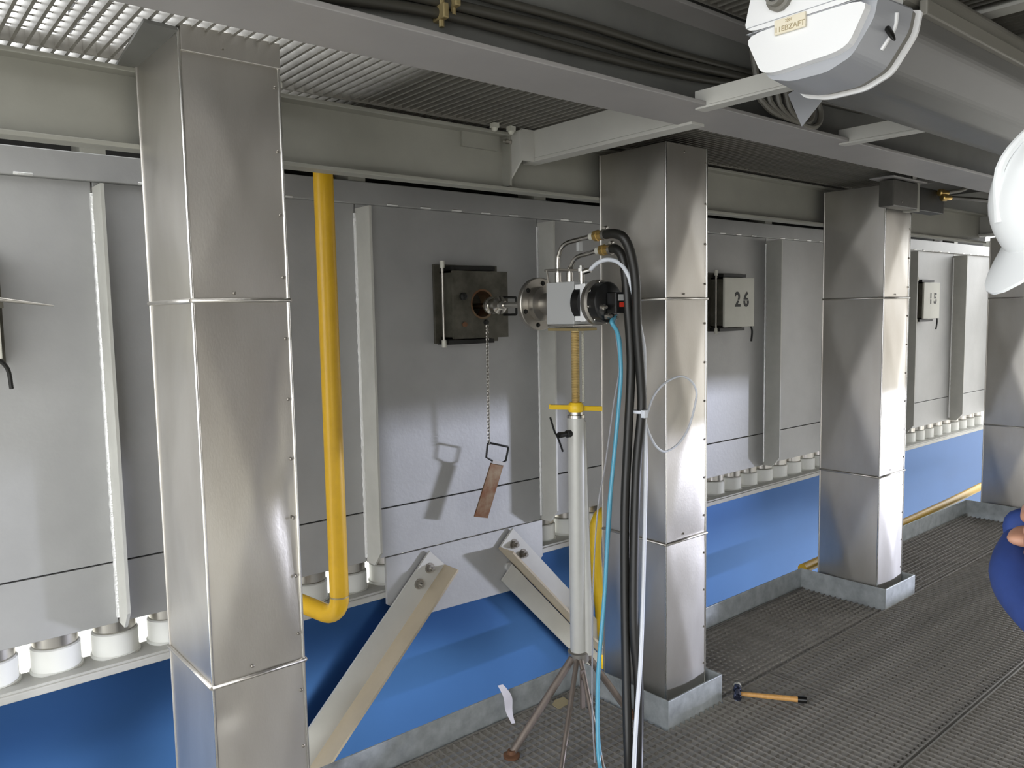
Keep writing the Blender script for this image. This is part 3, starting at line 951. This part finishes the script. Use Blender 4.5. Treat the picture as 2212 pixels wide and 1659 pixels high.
# hoses, tubing and wires
HB = 'rubber hoses hanging from the instrument'
solo('black_hose', MB().tube([(AX - 0.010, 1.958, 1.869), (2.07, 1.90, 1.868), (2.075, 1.86, 1.850), (2.094, 1.845, 1.795), (2.113, 1.84, 1.70), (2.130, 1.85, 1.553),
                              (2.146, 1.85, 1.40), (2.155, 1.85, 1.255), (2.130, 1.85, 1.07), (2.106, 1.84, 0.889), (2.074, 1.82, 0.65), (2.052, 1.80, 0.465),
                              (2.045, 1.775, 0.30), (2.005, 1.74, 0.15), (1.95, 1.695, 0.06), (1.87, 1.625, 0.022), (1.72, 1.49, 0.020), (1.45, 1.25, 0.020)],
                             0.0170, n=12, sub=5), M_HOSE, 'black rubber hose arching from the upper brass union down past the column', 'hose', HB)
solo('black_hose', MB().tube([(AX + 0.022, 1.958, 1.819), (2.10, 1.92, 1.818), (2.105, 1.895, 1.790), (2.112, 1.885, 1.72), (2.118, 1.88, 1.60), (2.128, 1.88, 1.50),
                              (2.132, 1.88, 1.38), (2.112, 1.88, 1.12), (2.085, 1.87, 0.90), (2.060, 1.85, 0.62), (2.030, 1.82, 0.38), (1.985, 1.775, 0.18),
                              (1.92, 1.71, 0.055), (1.84, 1.635, 0.022), (1.68, 1.50, 0.020), (1.40, 1.27, 0.020)],
                             0.0165, n=12, sub=5), M_HOSE, 'second black hose, from the lower brass union, hanging left of the other one', 'hose', HB)
for sx, pz, lb in ((-0.010, 1.869, 'zinc hose clip behind the upper brass union'), (0.022, 1.819, 'zinc hose clip behind the lower brass union')):
    t = thing('hose_clip', (AX + sx, 1.95, pz - 0.02), lb, 'hose clip', 'zinc hose clips')
    part('clip_band', MB().lathe((AX + sx, 1.956, pz), (0, -1, 0), [(0, 0.0195), (0.012, 0.0195)], n=18), M_STEEL2, t)
    part('clip_screw', MB().cyl((AX + sx - 0.006, 1.95, pz + 0.022), (AX + sx + 0.014, 1.95, pz + 0.026), 0.0065, n=8), M_STEEL, t)
solo('white_air_hose', MB().tube([(2.085, 2.030, 1.752), (2.085, 1.99, 1.775), (2.09, 1.945, 1.782), (2.095, 1.90, 1.768), (2.10, 1.87, 1.735), (2.115, 1.862, 1.69),
                                  (2.165, 1.862, 1.53), (2.178, 1.858, 1.45), (2.176, 1.858, 1.30), (2.17, 1.855, 1.235), (2.168, 1.845, 1.15), (2.160, 1.838, 1.02),
                                  (2.140, 1.825, 0.85), (2.100, 1.800, 0.60), (2.045, 1.765, 0.38), (1.985, 1.735, 0.18), (1.91, 1.68, 0.05), (1.83, 1.60, 0.014), (1.60, 1.40, 0.013)],
                                 0.0078, n=10, sub=5), M_HOSEW, 'white air hose arching over the black head and down beside the black hoses', 'hose')
solo('white_wire', MB().tube([(2.170, 1.868, 1.50), (2.182, 1.862, 1.30), (2.190, 1.862, 1.20), (2.226, 1.862, 1.129), (2.262, 1.862, 1.092), (2.306, 1.862, 1.076), (2.38, 1.862, 1.098),
                              (2.444, 1.862, 1.157), (2.487, 1.862, 1.261), (2.478, 1.862, 1.305), (2.444, 1.862, 1.335), (2.40, 1.862, 1.350), (2.346, 1.862, 1.346), (2.285, 1.862, 1.325),
                              (2.235, 1.864, 1.285), (2.200, 1.866, 1.22)], 0.0042, n=8, sub=6), M_HOSEW, 'thin white wire looped against the second column', 'wire')
solo('cable_tie', MB().lathe((2.150, 1.853, 1.236), (0, 0, 1), [(0, 0.026), (0.010, 0.026)], n=16).cbox(0.002, 2.128, 2.148, 1.815, 1.832, 1.222, 1.250), M_HOSEW,
     'small white tie holding the hose bundle together', 'cable tie')
solo('teal_tube', MB().tube([(AX + 0.012, 1.925, 1.577), (2.055, 1.90, 1.560), (2.082, 1.895, 1.515), (2.096, 1.895, 1.39), (2.085, 1.895, 1.28), (2.070, 1.895, 1.17), (2.041, 1.895, 0.98),
                             (2.026, 1.895, 0.866), (1.998, 1.89, 0.60), (1.952, 1.88, 0.33), (1.915, 1.85, 0.12), (1.88, 1.80, 0.02), (1.80, 1.65, 0.012)],
                            0.0075, n=10, sub=5), M_TEAL, 'translucent teal tube curving from the black head down to the floor', 'tube')
solo('teal_tube', MB().tube([(AX + 0.020, 1.925, 1.585), (2.068, 1.905, 1.560), (2.098, 1.90, 1.50), (2.103, 1.90, 1.36), (2.078, 1.90, 1.20), (2.050, 1.90, 0.98), (2.040, 1.90, 0.866),
                             (2.004, 1.895, 0.60), (1.962, 1.885, 0.33), (1.93, 1.86, 0.12), (1.90, 1.80, 0.02), (1.84, 1.64, 0.012)],
                            0.0048, n=8, sub=5), M_TEAL, 'thinner teal tube running right beside the thicker teal one', 'tube')
solo('grey_wire', MB().tube([(AX + 0.026, 1.925, 1.59), (2.085, 1.91, 1.54), (2.098, 1.905, 1.40), (2.068, 1.905, 1.27), (2.02, 1.905, 1.05), (1.985, 1.905, 0.92), (1.965, 1.91, 0.70),
                             (1.955, 1.91, 0.45), (1.94, 1.90, 0.2), (1.92, 1.87, 0.01)], 0.0030, n=6, sub=5), M_WIREG,
     'thin grey wire dropping between the stand and the teal tubes', 'wire')

# ================================================================== LAMP AND CEILING FITTINGS
LX = 1.65
t = thing('batten_lamp', (2.35, 0.95, 2.10), 'big white batten lamp with rounded end cap at the upper right', 'lamp')


def ypoly(pts, x0, x1, scale0=1.0, scale1=1.0, cy=0.955, cz=2.24, nsub=4):
    """loft of a smoothed YZ outline between x0 and x1"""
    n = len(pts)
    out = []
    for i in range(n):
        a, b, c = Vector(pts[i - 1]), Vector(pts[i]), Vector(pts[(i + 1) % n])
        d0, d1 = b + (a - b) * 0.22, b + (c - b) * 0.22
        for k in range(nsub + 1):
            s = k / nsub
            out.append(d0 * (1 - s) ** 2 + b * 2 * s * (1 - s) + d1 * s * s)
    m = len(out)
    vs_ = []
    for xx, sc in ((x0, scale0), (x1, scale1)):
        vs_ += [(xx, cy + (p.x - cy) * sc, cz + (p.y - cz) * sc) for p in out]
    fs = [(i, (i + 1) % m, m + (i + 1) % m, m + i) for i in range(m)] + [tuple(range(m - 1, -1, -1)), tuple(range(m, 2 * m))]
    mb = MB()
    mb.add(vs_, fs)
    return mb


LOW = [(1.104, 2.231), (1.056, 2.128), (0.853, 2.138), (0.804, 2.231)]
UPP = [(1.106, 2.233), (0.802, 2.233), (0.822, 2.33), (0.88, 2.375), (1.03, 2.375), (1.082, 2.33)]
BODY = [(1.112, 2.245), (1.10, 2.19), (1.055, 2.116), (0.995, 2.098), (0.905, 2.098), (0.845, 2.120), (0.795, 2.19), (0.785, 2.245)]
part('end_cap', ypoly(LOW, LX, LX + 0.02, 0.985, 1.0), M_LAMPW, t)
part('cap_shell', ypoly(BODY, LX + 0.02, LX + 0.155, 0.93, 1.0), M_LAMPG, t)
up_ = part('upper_cap', ypoly(UPP, LX - 0.002, LX + 0.15, 0.985, 1.0, cz=2.30), M_LAMPW, t)
part('cable_gland', MB().lathe((LX - 0.002, 1.008, 2.288), (-1, 0, 0), [(0, 0.030), (0.012, 0.030), (0.014, 0.022), (0.030, 0.021), (0.030, 0.014), (0.02, 0.013)], n=12, caps=False), M_LAMPT, up_)
part('gland_plug', MB().cyl((LX - 0.002, 1.008, 2.288), (LX - 0.024, 1.008, 2.288), 0.0145, n=14), M_JB, up_)
part('blanking_plug', MB().lathe((LX - 0.002, 0.93, 2.300), (-1, 0, 0), [(0, 0.022), (0.008, 0.022), (0.012, 0.012)], n=14), M_LAMPT, up_)
lab = part('name_label', MB().cbox(0.0012, LX - 0.008, LX - 0.002, 0.945, 1.020, 2.209, 2.241), M_LABEL, up_)
lettering('label_text', '11EBZAFT', 0.0165, M_INKG, lab, (LX - 0.0086, 0.982, 2.218), (0, -1, 0), (0, 0, 1))
lettering('label_text', '2201', 0.009, M_INKG, lab, (LX - 0.0086, 0.984, 2.233), (0, -1, 0), (0, 0, 1))
part('joint_line', MB().box(LX - 0.0025, LX + 0.01, 0.815, 1.095, 2.2312, 2.2328).box(LX - 0.0035, LX + 0.01, 0.815, 1.095, 2.2445, 2.2458), M_LAMPG, t)
part('collar', ypoly(BODY, LX + 0.155, LX + 0.185, 0.96, 0.96), M_LAMPT, t)
part('diffuser', ypoly(BODY, LX + 0.185, 3.35, 1.0, 1.0), M_LENS, t)
part('diffuser_rim', ypoly(BODY, LX + 0.183, LX + 0.190, 1.035, 1.035), M_LAMPW, t)
part('housing', ypoly([(1.10, 2.248), (0.795, 2.248), (0.80, 2.32), (0.87, 2.372), (1.04, 2.372), (1.09, 2.32)], LX + 0.15, 3.40, 1, 1, cz=2.30), M_LAMPT, t)
part('side_rail', MB().cbox(0.003, LX + 0.19, 3.38, 0.772, 0.790, 2.228, 2.262), M_LAMPT, t)
part('latch_slot', MB().ball((LX + 0.083, 0.806, 2.182), 0.011, 0.006, 0.036, rot=Matrix.Rotation(R(-32), 3, 'X') @ Matrix.Rotation(R(16), 3, 'Y')), M_BLACKM, t)
part('latch_lip', MB().tube([(LX + 0.090, 0.792, 2.215), (LX + 0.101, 0.802, 2.186), (LX + 0.096, 0.826, 2.148)], 0.0042, n=6, sub=5), M_LAMPW, t)

part('drop_plate', MB().prism([(1.10, 2.30), (1.30, 2.225), (1.255, 2.125), (1.17, 2.21), (1.09, 2.25)], (2.17, 0, 0), (0, 1, 0), (0, 0, 1), (1, 0, 0), 0.004), M_LAMPG, t)
for i, (bx, lb) in enumerate(((1.86, 'mounting arm under the front end of the lamp, bolted to the edge beam'),
                              (2.66, 'mounting arm farther along below the lamp body'))):
    t = thing('lamp_arm', (bx, 1.2, 2.11), lb, 'bracket', 'lamp mounting arms')
    part('arm_leg', MB().box(bx, bx + 0.006, 0.97, 1.40, 2.162, 2.205), M_WHITEB, t)
    part('arm_foot', MB().cbox(0.0015, bx, bx + 0.045, 0.97, 1.40, 2.155, 2.162), M_WHITEB, t)
for j in range(4):
    r_ = 0.052 + 0.006 * j
    cxx, cyy = 2.22 + 0.045 * j, 1.395 - 0.004 * j
    ptc = [(cxx - 0.06, cyy + 0.02, 2.38)] + [(cxx + 0.10 * math.sin(a) + 0.05, cyy + 0.015 * math.cos(a), 2.245 + r_ * math.cos(a)) for a in
                                              [PI * 1.5 - PI * 1.25 * q / 9 for q in range(10)]]
    solo('grey_cable', MB().tube(ptc, 0.0095, n=8, sub=4), M_CABLEG, 'slack grey cable loop stuffed between edge beam and lamp', 'cable', 'slack cable loops behind the lamp')

# cables clipped along the edge beam
CB = 'cables along the edge beam'
solo('dark_cable', MB().tube([(-0.2, 1.436, 2.185), (0.3, 1.436, 2.188), (0.662, 1.436, 2.205), (1.014, 1.436, 2.240), (1.375, 1.434, 2.243), (1.7, 1.436, 2.250), (1.95, 1.436, 2.262), (2.3, 1.436, 2.29),
                              (2.9, 1.436, 2.31)], 0.0115, n=10, sub=5), M_CABLE, 'lowest of the dark cables sagging along the edge beam', 'cable', CB)
solo('dark_cable', MB().tube([(-0.2, 1.436, 2.240), (0.5, 1.436, 2.246), (1.045, 1.436, 2.266), (1.375, 1.434, 2.279), (1.72, 1.436, 2.283), (2.129, 1.436, 2.300), (2.9, 1.436, 2.33)], 0.0125, n=10, sub=5),
     M_CABLE, 'middle dark cable sagging along the edge beam above the brass clips', 'cable', CB)
solo('dark_cable', MB().tube([(-0.2, 1.438, 2.300), (0.6, 1.438, 2.302), (1.1, 1.438, 2.304), (1.45, 1.436, 2.312), (1.8, 1.438, 2.312), (2.2, 1.438, 2.322), (2.9, 1.438, 2.35)], 0.0105, n=10, sub=5),
     M_CABLE, 'uppermost dark cable along the edge beam web', 'cable', CB)
for i, (x, z, lb) in enumerate(((1.020, 2.240, 'brass cable clip on the lowest cable of the edge beam'), (1.052, 2.272, 'brass cable clip just above, on the middle cable'))):
    solo('cable_clip', MB().cbox(0.003, x - 0.007, x + 0.007, 1.408, 1.452, z - 0.016, z + 0.016).cyl((x, 1.428, z - 0.016), (x, 1.428, z - 0.030), 0.006, n=8).cyl((x, 1.424, z + 0.014), (x, 1.424, z + 0.03), 0.005, n=8),
         M_BRASSD, lb, 'cable clip', 'brass cable clips')

# junction box on the third column
t = thing('junction_box', (4.2, 1.84, 2.09), 'dark junction box with brass glands at the top of the third column', 'junction box')
part('box', MB().cbox(0.004, 3.955, 4.225, 1.795, 1.868, 2.088, 2.215), M_JB, t)
part('mounting_strip', MB().cbox(0.002, 4.228, 4.262, 1.80, 1.872, 2.080, 2.225), M_BEAM, t)
part('side_box', MB().cbox(0.004, 4.262, 4.56, 1.80, 1.872, 2.086, 2.205), M_BLACKM, t)
part('top_plate', MB().cbox(0.002, 3.92, 4.30, 1.78, 1.90, 2.222, 2.230), M_FLANGE, t)
part('hanger_bolt', MB().cyl((4.20, 1.80, 2.225), (4.20, 1.80, 2.30), 0.009, n=10).cyl((4.20, 1.80, 2.236), (4.20, 1.80, 2.252), 0.018, n=6), M_STEEL, t)
for gy, gz in ((1.80, 2.190), (1.785, 2.162)):
    part('brass_gland', MB().lathe((4.46, gy - 0.012, gz), (1, -0.35, 0.02), [(0, 0.013), (0.004, 0.018), (0.03, 0.018), (0.032, 0.014), (0.06, 0.014), (0.07, 0.009)], n=10), M_BRASS, t)
part('box_screw', MB().lathe((4.05, 1.795, 2.112), (0, -1, 0), [(0, 0.006), (0.003, 0.005)], n=8), M_STEEL, t)
solo('grey_cable', MB().tube([(4.52, 1.765, 2.192), (4.62, 1.72, 2.215), (4.66, 1.66, 2.28), (4.60, 1.58, 2.36), (4.4, 1.50, 2.43)], 0.010, n=8, sub=5), M_CABLEG,
     'grey cable curving up from the junction box to the ceiling', 'cable')
solo('grey_cable', MB().tube([(4.52, 1.75, 2.164), (4.75, 1.70, 2.165), (5.1, 1.66, 2.17), (5.6, 1.62, 2.19), (6.3, 1.60, 2.26)], 0.011, n=8, sub=4), M_CABLE,
     'dark cable leaving the junction box to the right', 'cable')

# ================================================================== SMALL THINGS ON THE FLOOR
hp0, hp1 = Vector((2.722, 1.812, 0.016)), Vector((2.868, 1.600, 0.018))
hd_ = (hp1 - hp0).normalized()
hs_ = Vector((hd_.y, -hd_.x, 0))
t = thing('hammer', (2.72, 1.81, 0.0), 'small hammer with a pale wooden handle lying on the grating beside the column collar', 'hammer')
part('handle', MB().tube([hp0, hp0 + hd_ * 0.06, hp0 + hd_ * 0.15, hp1 - hd_ * 0.03], 0.0105, n=12, sub=4, rf=lambda q: 0.8 + 0.3 * q), M_WOOD, t)
hdm = MB().lathe(hp0 - hd_ * 0.012 - Vector((0, 0, 0.0)) + hs_ * -0.048 + Vector((0, 0, 0.004)), hs_, [(0, 0.010), (0.004, 0.0165), (0.026, 0.0165), (0.03, 0.011), (0.062, 0.011), (0.066, 0.0165), (0.092, 0.0165), (0.096, 0.012)], n=16)
part('head', hdm, M_CHROME, t)
part('white_face', MB().cyl(hp0 - hd_ * 0.012 - hs_ * 0.062 + Vector((0, 0, 0.004)), hp0 - hd_ * 0.012 - hs_ * 0.048 + Vector((0, 0, 0.004)), 0.0165, n=16), M_PLATE, t, 'pale striking face')
part('grip_cap', MB().tube([hp1 - hd_ * 0.034, hp1 - hd_ * 0.02, hp1], 0.0135, n=12, sub=2), M_BLACKP, t)

ps = []
for k in range(13):
    s = k / 12
    ps.append((1.862 + 0.03 * s + 0.008 * math.sin(4 * s), 2.326 - 0.045 * s - 0.010 * math.sin(6.5 * s), 0.150 - 0.146 * s))
pm = MB()
pv = []
for i, (x, y, z) in enumerate(ps):
    w = 0.007 + 0.011 * math.sin(PI * min(1, (i + 1.5) / 13))
    pv += [(x - w, y, z), (x + w, y - 0.006, z), (x + w, y - 0.0052, z + 0.0003), (x - w, y + 0.0008, z + 0.0003)]
for i in range(12):
    for q in range(4):
        a, b = i * 4 + q, i * 4 + (q + 1) % 4
        pm.add([pv[a], pv[b], pv[b + 4], pv[a + 4]], [(0, 1, 2, 3)], True)
solo('paper_strip', pm, M_PAPER, 'curled white paper strip leaning on the kick plate', 'paper')
solo('paper_scrap', MB().prism([(-0.016, -0.008), (0.004, -0.012), (0.018, -0.002), (0.006, 0.009), (-0.012, 0.007)], (2.079, 2.023, 0.0008), (1, 0.2, 0.1), (-0.2, 1, 0), (0, 0, 1), 0.0012), M_PAPER,
     'tiny white paper scrap on the grating under the stand', 'paper')
solo('cardboard_scrap', MB().prism([(-0.04, -0.022), (0.03, -0.03), (0.045, 0.012), (0.0, 0.026), (-0.03, 0.016)], (2.135, 2.275, 0.0008), (1, 0.2, 0.04), (-0.2, 1, 0.1), (0, 0, 1), 0.003), M_CARD,
     'torn beige cardboard scrap by the kick plate', 'cardboard')


# ================================================================== PERSON AT THE RIGHT EDGE
def skin_mesh(name, verts, edges, radii, root=0, sub=2):
    me = bpy.data.meshes.new(name)
    me.from_pydata(verts, edges, [])
    o = bpy.data.objects.new(name, me)
    C.objects.link(o)
    md = o.modifiers.new('skin', 'SKIN')
    md.use_smooth_shade = True
    lay = me.skin_vertices[0].data
    for i, r_ in enumerate(radii):
        lay[i].radius = r_ if isinstance(r_, tuple) else (r_, r_)
        lay[i].use_root = (i == root)
    sd = o.modifiers.new('sub', 'SUBSURF')
    sd.levels = sub
    dg = bpy.context.evaluated_depsgraph_get()
    dg.update()
    out = bpy.data.meshes.new_from_object(o.evaluated_get(dg))
    bpy.data.objects.remove(o)
    for p in out.polygons:
        p.use_smooth = True
    return out


PX, PY = 1.795, 0.295
person = thing('person', (PX, PY, 0.0), 'person in blue coverall and white hard hat with arms crossed at the right edge', 'person')


def put(name, me, m, parent=None):
    me.materials.clear()
    me.materials.append(m)
    o = bpy.data.objects.new(name, me)
    link(o, parent or person)
    ROOT[o] = ROOT[person]
    return o


# local frame: x to the right of the image-depth axis, person faces +Y (the casing wall)
V = [(0, 0, 0.98), (0, 0.0, 1.12), (0, 0.0, 1.28), (0, -0.01, 1.46), (-0.02, 0.02, 1.56),          # 0-4 pelvis..neck
     (-0.165, -0.01, 1.44), (-0.200, 0.05, 1.22), (-0.238, 0.115, 1.035), (-0.12, 0.225, 1.085), (0.02, 0.235, 1.135), (0.07, 0.21, 1.145),   # left arm
     (0.175, -0.01, 1.44), (0.225, 0.05, 1.25), (0.245, 0.12, 1.09), (0.11, 0.235, 1.12), (0.00, 0.240, 1.15), (-0.045, 0.232, 1.155),        # right arm
     (-0.095, 0.0, 0.92), (-0.11, 0.02, 0.52), (-0.115, -0.01, 0.12),
     (0.095, 0.0, 0.92), (0.11, 0.02, 0.52), (0.115, -0.01, 0.12)]
E_ = [(0, 1), (1, 2), (2, 3), (3, 4), (3, 5), (5, 6), (6, 7), (7, 8), (8, 9), (9, 10), (3, 11), (11, 12), (12, 13), (13, 14), (14, 15), (15, 16),
      (0, 17), (17, 18), (18, 19), (0, 20), (20, 21), (21, 22)]
Rr = [(0.165, 0.12), (0.155, 0.115), (0.165, 0.118), (0.15, 0.10), 0.06, 0.078, 0.062, 0.058, 0.050, 0.044, 0.040, 0.078, 0.062, 0.058, 0.050, 0.044, 0.040,
      0.100, 0.072, 0.062, 0.100, 0.072, 0.062]
put('coverall', skin_mesh('coverall', V, E_, Rr), M_COVER)


def hand(base, fwd, upv, side, flat):
    """five-fingered hand lying over the opposite sleeve; base = wrist"""
    base, fwd, upv, side = Vector(base), Vector(fwd).normalized(), Vector(upv).normalized(), Vector(side).normalized()
    hv, he, hr = [], [], []

    def v(p, r_):
        hv.append(tuple(p))
        hr.append(r_)
        return len(hv) - 1
    w = v(base, 0.026)
    pm_ = v(base + fwd * 0.045, (0.040, 0.016))
    he.append((w, pm_))
    kn = v(base + fwd * 0.075, (0.040, 0.014))
    he.append((pm_, kn))
    out = [skin_mesh('palm', hv, he, hr, 0, 2)]
    for i, (off, L) in enumerate(((-0.030, 0.070), (-0.010, 0.080), (0.010, 0.076), (0.029, 0.060))):
        b0 = base + fwd * 0.070 + upv * off
        a = b0 + fwd * L * 0.45 + side * 0.006
        b = a + fwd * L * 0.30 + side * -0.014
        c_ = b + fwd * L * 0.20 + side * -0.024
        out.append(skin_mesh('finger', [tuple(b0), tuple(a), tuple(b), tuple(c_)], [(0, 1), (1, 2), (2, 3)], [0.0095, 0.009, 0.0082, 0.007], 0, 2))
    th = base + fwd * 0.028 + upv * 0.030
    out.append(skin_mesh('thumb', [tuple(th), tuple(th + upv * 0.030 + fwd * 0.022), tuple(th + upv * 0.040 + fwd * 0.052), tuple(th + upv * 0.038 + fwd * 0.072 - side * 0.008)],
                         [(0, 1), (1, 2), (2, 3)], [0.013, 0.011, 0.0095, 0.008], 0, 2))
    bm = bmesh.new()
    for m_ in out:
        bm.from_mesh(m_)
    me = bpy.data.meshes.new('hand')
    bm.to_mesh(me)
    bm.free()
    for p in me.polygons:
        p.use_smooth = True
    return me


put('hand', hand((-0.055, 0.222, 1.155), (-0.92, -0.38, -0.05), (-0.05, 0.05, 1.0), (-0.5, 0.8, 0.0), True), M_SKIN)
put('hand', hand((0.085, 0.205, 1.146), (0.85, -0.42, 0.05), (0.0, 0.0, 1.0), (0.45, 0.85, 0.0), True), M_SKIN)

# head, leaning forward and a little towards the instrument
hrot = Matrix.Rotation(R(48), 3, 'Z') @ Matrix.Rotation(R(-44), 3, 'X')
hcx = Vector((-0.125, 0.115, 1.760))


def hp(p):
    return hcx + hrot @ Vector(p)


hm = bmesh.new()
bmesh.ops.create_uvsphere(hm, u_segments=32, v_segments=24, radius=1.0)
for v in hm.verts:
    x, y, z = v.co
    fx, fy, fz = x * 0.076, y * 0.096, z * 0.115
    if z < -0.15:
        k = min(1, (-z - 0.15) / 0.85)
        fx *= 1 - 0.34 * k
        fy = fy * (1 - 0.22 * k) + 0.016 * k
    nose = math.exp(-(x / 0.16) ** 2 - ((z + 0.18) / 0.20) ** 2) * (1 if y > 0.5 else 0)
    fy += 0.024 * nose
    for s in (-1, 1):
        fy -= 0.009 * math.exp(-((x - s * 0.42) / 0.18) ** 2 - ((z - 0.05) / 0.12) ** 2) * (1 if y > 0.4 else 0)
    fy -= 0.005 * math.exp(-(x / 0.34) ** 2 - ((z + 0.52) / 0.05) ** 2) * (1 if y > 0.4 else 0)
    fy += 0.006 * math.exp(-(x / 0.3) ** 2 - ((z + 0.82) / 0.14) ** 2) * (1 if y > 0.2 else 0)
    v.co = hp((fx, fy, fz))
hme = bpy.data.meshes.new('head')
hm.to_mesh(hme)
hm.free()
for p in hme.polygons:
    p.use_smooth = True
head = put('head', hme, M_SKIN)


def loc_part(name, mb, m, parent):
    me = mb.mesh(name)
    return put(name, me, m, parent)


loc_part('neck', MB().cyl((-0.02, 0.01, 1.50), hp((0, -0.02, -0.08)), 0.056, 0.052, n=20), M_SKIN, head)
for s in (-1, 1):
    loc_part('ear', MB().ball(hp((s * 0.078, -0.008, -0.012)), 0.010, 0.020, 0.032, rot=hrot), M_SKIN, head)
    loc_part('eye', MB().ball(hp((s * 0.032, 0.084, 0.008)), 0.012, 0.010, 0.009, rot=hrot), M_PLATE, head)
    loc_part('eyebrow', MB().tube([hp((s * 0.016, 0.096, 0.030)), hp((s * 0.034, 0.093, 0.034)), hp((s * 0.050, 0.084, 0.029))], 0.004, n=6, sub=3), M_HAIR, head)
loc_part('mouth', MB().tube([hp((-0.024, 0.087, -0.060)), hp((0, 0.095, -0.061)), hp((0.024, 0.087, -0.060))], 0.0045, n=6, sub=3), M_RED, head)
hb = MB()
hb.ball(hp((0, -0.014, 0.012)), 0.080, 0.093, 0.095, rot=hrot)
loc_part('hair', hb, M_HAIR, head)

# hard hat
dome = []
nu, nv = 36, 12
for j in range(nv + 1):
    th = (PI / 2) * j / nv
    for i in range(nu):
        ph = 2 * PI * i / nu
        rr = math.sin(th)
        zz = math.cos(th)
        dome.append(hp((0.118 * rr * math.cos(ph), 0.005 + 0.142 * rr * math.sin(ph), 0.040 + 0.135 * zz)))
dm = MB()
dm.add(dome, [(j * nu + i, (j + 1) * nu + i, (j + 1) * nu + (i + 1) % nu, j * nu + (i + 1) % nu) for j in range(nv) for i in range(nu)], True)
hat = loc_part('hard_hat', dm, M_HAT, person)
bv = []
for i in range(nu):
    ph = 2 * PI * i / nu
    c_, s_ = math.cos(ph), math.sin(ph)
    peak = 0.016 + 0.058 * max(0, s_) ** 3
    drop = 0.016 * max(0, s_) ** 2
    bv += [hp((0.114 * c_, 0.005 + 0.138 * s_, 0.044)), hp(((0.118 + peak * 0.5) * c_, 0.005 + (0.142 + peak) * s_, 0.034 - drop)),
           hp(((0.118 + peak * 0.5) * c_, 0.005 + (0.142 + peak) * s_, 0.029 - drop)), hp((0.112 * c_, 0.005 + 0.136 * s_, 0.036))]
bf = []
for i in range(nu):
    j = (i + 1) % nu
    for q in range(4):
        bf.append((i * 4 + q, i * 4 + (q + 1) % 4, j * 4 + (q + 1) % 4, j * 4 + q))
loc_part('brim', MB().add(bv, bf, True), M_HAT, hat)
loc_part('crown_ridge', MB().tube([hp((0, -0.12, 0.10)), hp((0, -0.06, 0.168)), hp((0, 0.0, 0.180)), hp((0, 0.07, 0.166)), hp((0, 0.13, 0.10))], 0.008, n=8, sub=4), M_HAT, hat)
loc_part('chin_strap', MB().tube([hp((-0.085, 0.0, 0.03)), hp((-0.078, 0.03, -0.05)), hp((-0.04, 0.06, -0.115)), hp((0.04, 0.06, -0.115)), hp((0.078, 0.03, -0.05)), hp((0.085, 0, 0.03))],
                                 0.005, n=6, sub=4), M_HAT, hat)
for s in (-1, 1):
    bt = MB().ball((s * 0.115, 0.06, 0.045), 0.052, 0.135, 0.048).cyl((s * 0.115, -0.01, 0.03), (s * 0.115, -0.01, 0.20), 0.058, 0.066, n=18)
    bt.cbox(0.008, s * 0.115 - 0.05, s * 0.115 + 0.05, -0.075, 0.185, 0.001, 0.022)
    loc_part('boot', bt, M_BOOT, person)
loc_part('collar', MB().lathe((-0.015, 0.0, 1.515), (-0.1, 0.15, 1), [(0, 0.085), (0.02, 0.078), (0.045, 0.070), (0.045, 0.062), (0.0, 0.07)], n=24, caps=False), M_COVER, person)
